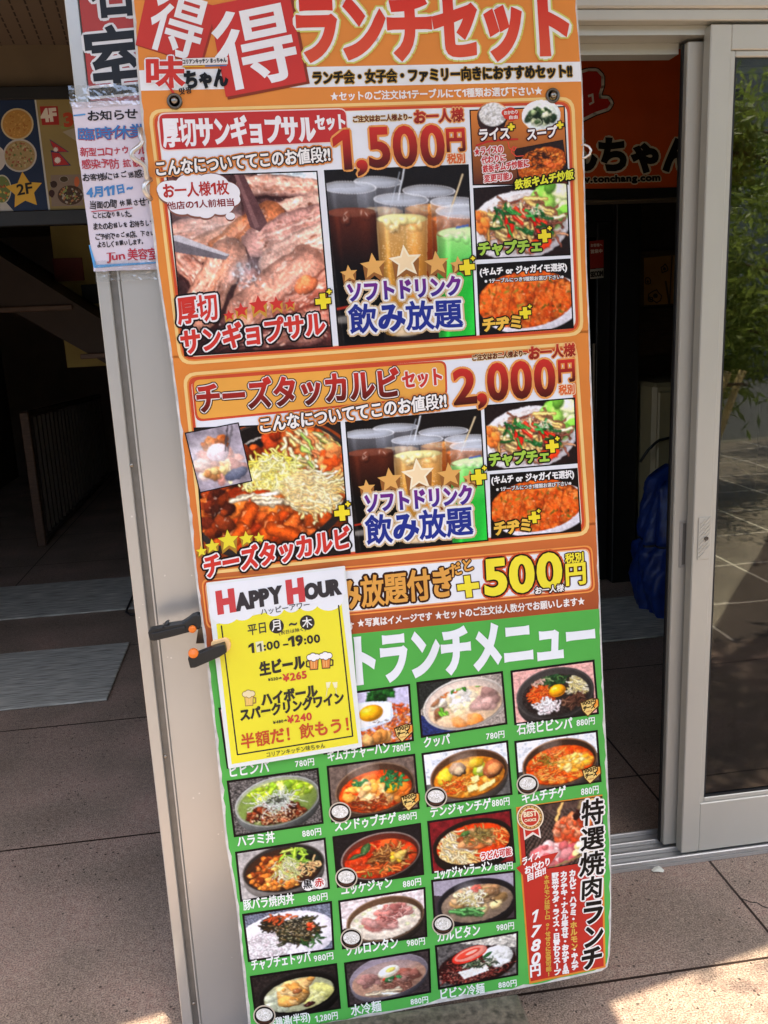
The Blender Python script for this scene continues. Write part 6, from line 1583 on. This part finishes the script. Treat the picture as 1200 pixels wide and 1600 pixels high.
for i in range(1, 22):
    c = bal.copy(); COL.objects.link(c); c.location = (0, .16 + .125 * i, -.0045 * i)
MB().box(-.02, .02, .06, 2.8, .02, .05).build('bottom_rail', PALE, rail)
for x, y, w, h, lab, mt in ((-.93, 5.885, .18, .14, 'small dark red poster on the yellowed wall at the back', mat('dark_red_poster', '7a3024', .6)), (-.62, 5.885, .16, .12, 'small dark shelf sign on the yellowed wall at the back', BLACK)):
    o_ = MB().bbox(0, w, 0, .012, 0, h, .002).build('wall_poster', mt); p_ = on_y((86 if 'poster' in lab else 130, 440 if 'poster' in lab else 475), 5.885); o_.location = (p_[0], 5.885, p_[2]); tag(o_, lab, 'poster')

# ------------------------------------------------------------------ the street behind the camera (seen mirrored in the door glass)
def tree(loc, h, rad, seed, lab, nleaf=5200, zr=(.35, .8), lean=0.0):
    e = empty('street_tree', lab, 'tree', loc, 'trees across the pavement'); r = np.random.default_rng(seed); rn = random.Random(seed)
    m = MB(); m.tube([(0, 0, 0), (.03 + lean * .2, .02, h * .3), (-.02 + lean * .6, .05, h * .6), (.03 + lean, 0, h * .9)], [.07, .06, .045, .02], 9); ends = []
    for i in range(11):
        a = rn.uniform(0, 6.28); z0 = h * rn.uniform(*zr); L = rad * rn.uniform(.5, 1)
        q0 = lean * min(1, z0 / h / .9); p = [(q0, 0, z0), (q0 + L * .5 * math.cos(a), L * .5 * math.sin(a), z0 + L * .35), (q0 + L * math.cos(a), L * math.sin(a), z0 + L * .45)]; m.tube(p, [.025, .016, .006], 6); ends.append(p[2])
    m.build('trunk', BARK, e, True)
    cl = [(np.array(q) + r.normal(0, .15, 3) * min(1, rad), rn.uniform(.3, .55) * min(1, rad)) for q in ends for _ in range(3)]
    P = np.zeros((nleaf, 3))
    for i in range(nleaf):
        c, s = cl[rn.randrange(len(cl))]; P[i] = c + r.normal(0, s * .55, 3) - [0, 0, abs(r.normal(0, .1))]
    d = r.normal(0, 1, (nleaf, 3)); d[:, 2] -= .5; d /= np.linalg.norm(d, axis=1, keepdims=True); u = np.cross(d, r.normal(0, 1, (nleaf, 3))); u /= np.linalg.norm(u, axis=1, keepdims=True)
    L = r.uniform(.035, .075, (nleaf, 1)); W = L * .26
    V = np.stack([P - d * L, P + u * W, P + d * L, P - u * W], 1).reshape(-1, 3)
    me = bpy.data.meshes.new('crown'); me.from_pydata(V.tolist(), [], [(4 * i, 4 * i + 1, 4 * i + 2, 4 * i + 3) for i in range(nleaf)]); me.materials.append(LEAFM)
    o = bpy.data.objects.new('crown', me); COL.objects.link(o); o.parent = e
    return e
tree((4.25, -2.3, 0), 3.1, 1.2, 5, 'leafy young street tree tied to bamboo stakes, mirrored in the door glass', 17000, (.3, .85))
tree((6.2, -3.6, 0), 3.9, 1.5, 6, 'larger street tree farther along the pavement, behind the staked tree', 9000, (.4, .85))
st_ = empty('tree_stakes', 'pair of leaning bamboo stakes tied beside the young street tree', 'stakes', (3.22, -1.75, 0))
for dx in (-.06, .05): MB().tube([(dx - .24, -.1, 0), (dx + .06, 0, 1.0)], .026, 9).build('stake', BAMBOO, st_, True)
MB().tube([(-.03, -.04, .90), (.06, -.05, .89), (.13, .03, .90), (.04, .05, .91)], .012, 6, True).build('binding', WOOD, st_, True)
tree((3.12, -.30, 0), 4.9, .6, 8, 'slender tall street tree with a small high crown, nearest the shop', 4200, (.74, .86), -.8)
def block(x0, x1, y0, h, wallm, lab, rows, cols):
    e = empty('street_building', lab, 'building', (x0, y0, 0), 'buildings across the street'); W = x1 - x0
    MB().box(0, W, -6, 0, -.02, h).build('wall', wallm, e); MB().bbox(-.1, W + .1, -6.1, .12, h + .001, h + .25, .02).build('parapet', wallm, e)
    for i in range(rows):
        for j in range(cols):
            x = W * (j + .5) / cols; z = 1.2 + i * 3
            f = MB().bbox(x - .65, x + .65, .002, .07, z - .08, z + 1.5, .01).build('window', SUNPAINT, e); MB().box(x - .57, x + .57, .072, .078, z, z + 1.42).build('pane', WINDOWM, f)
block(-9, -1.5, -14, 7.5, SUNPAINT, 'pale two storey building across the street, opposite the menu board', 2, 4)
block(-1.2, 6, -14.5, 5, mat('ochre_wall', 'b09468', .85), 'lower ochre building across the street, right of the pale one', 1, 4)
block(6.4, 15, -14, 7.6, mat('grey_wall', '9a9a98', .85), 'grey flat-roofed building across the street at the far right', 2, 4)
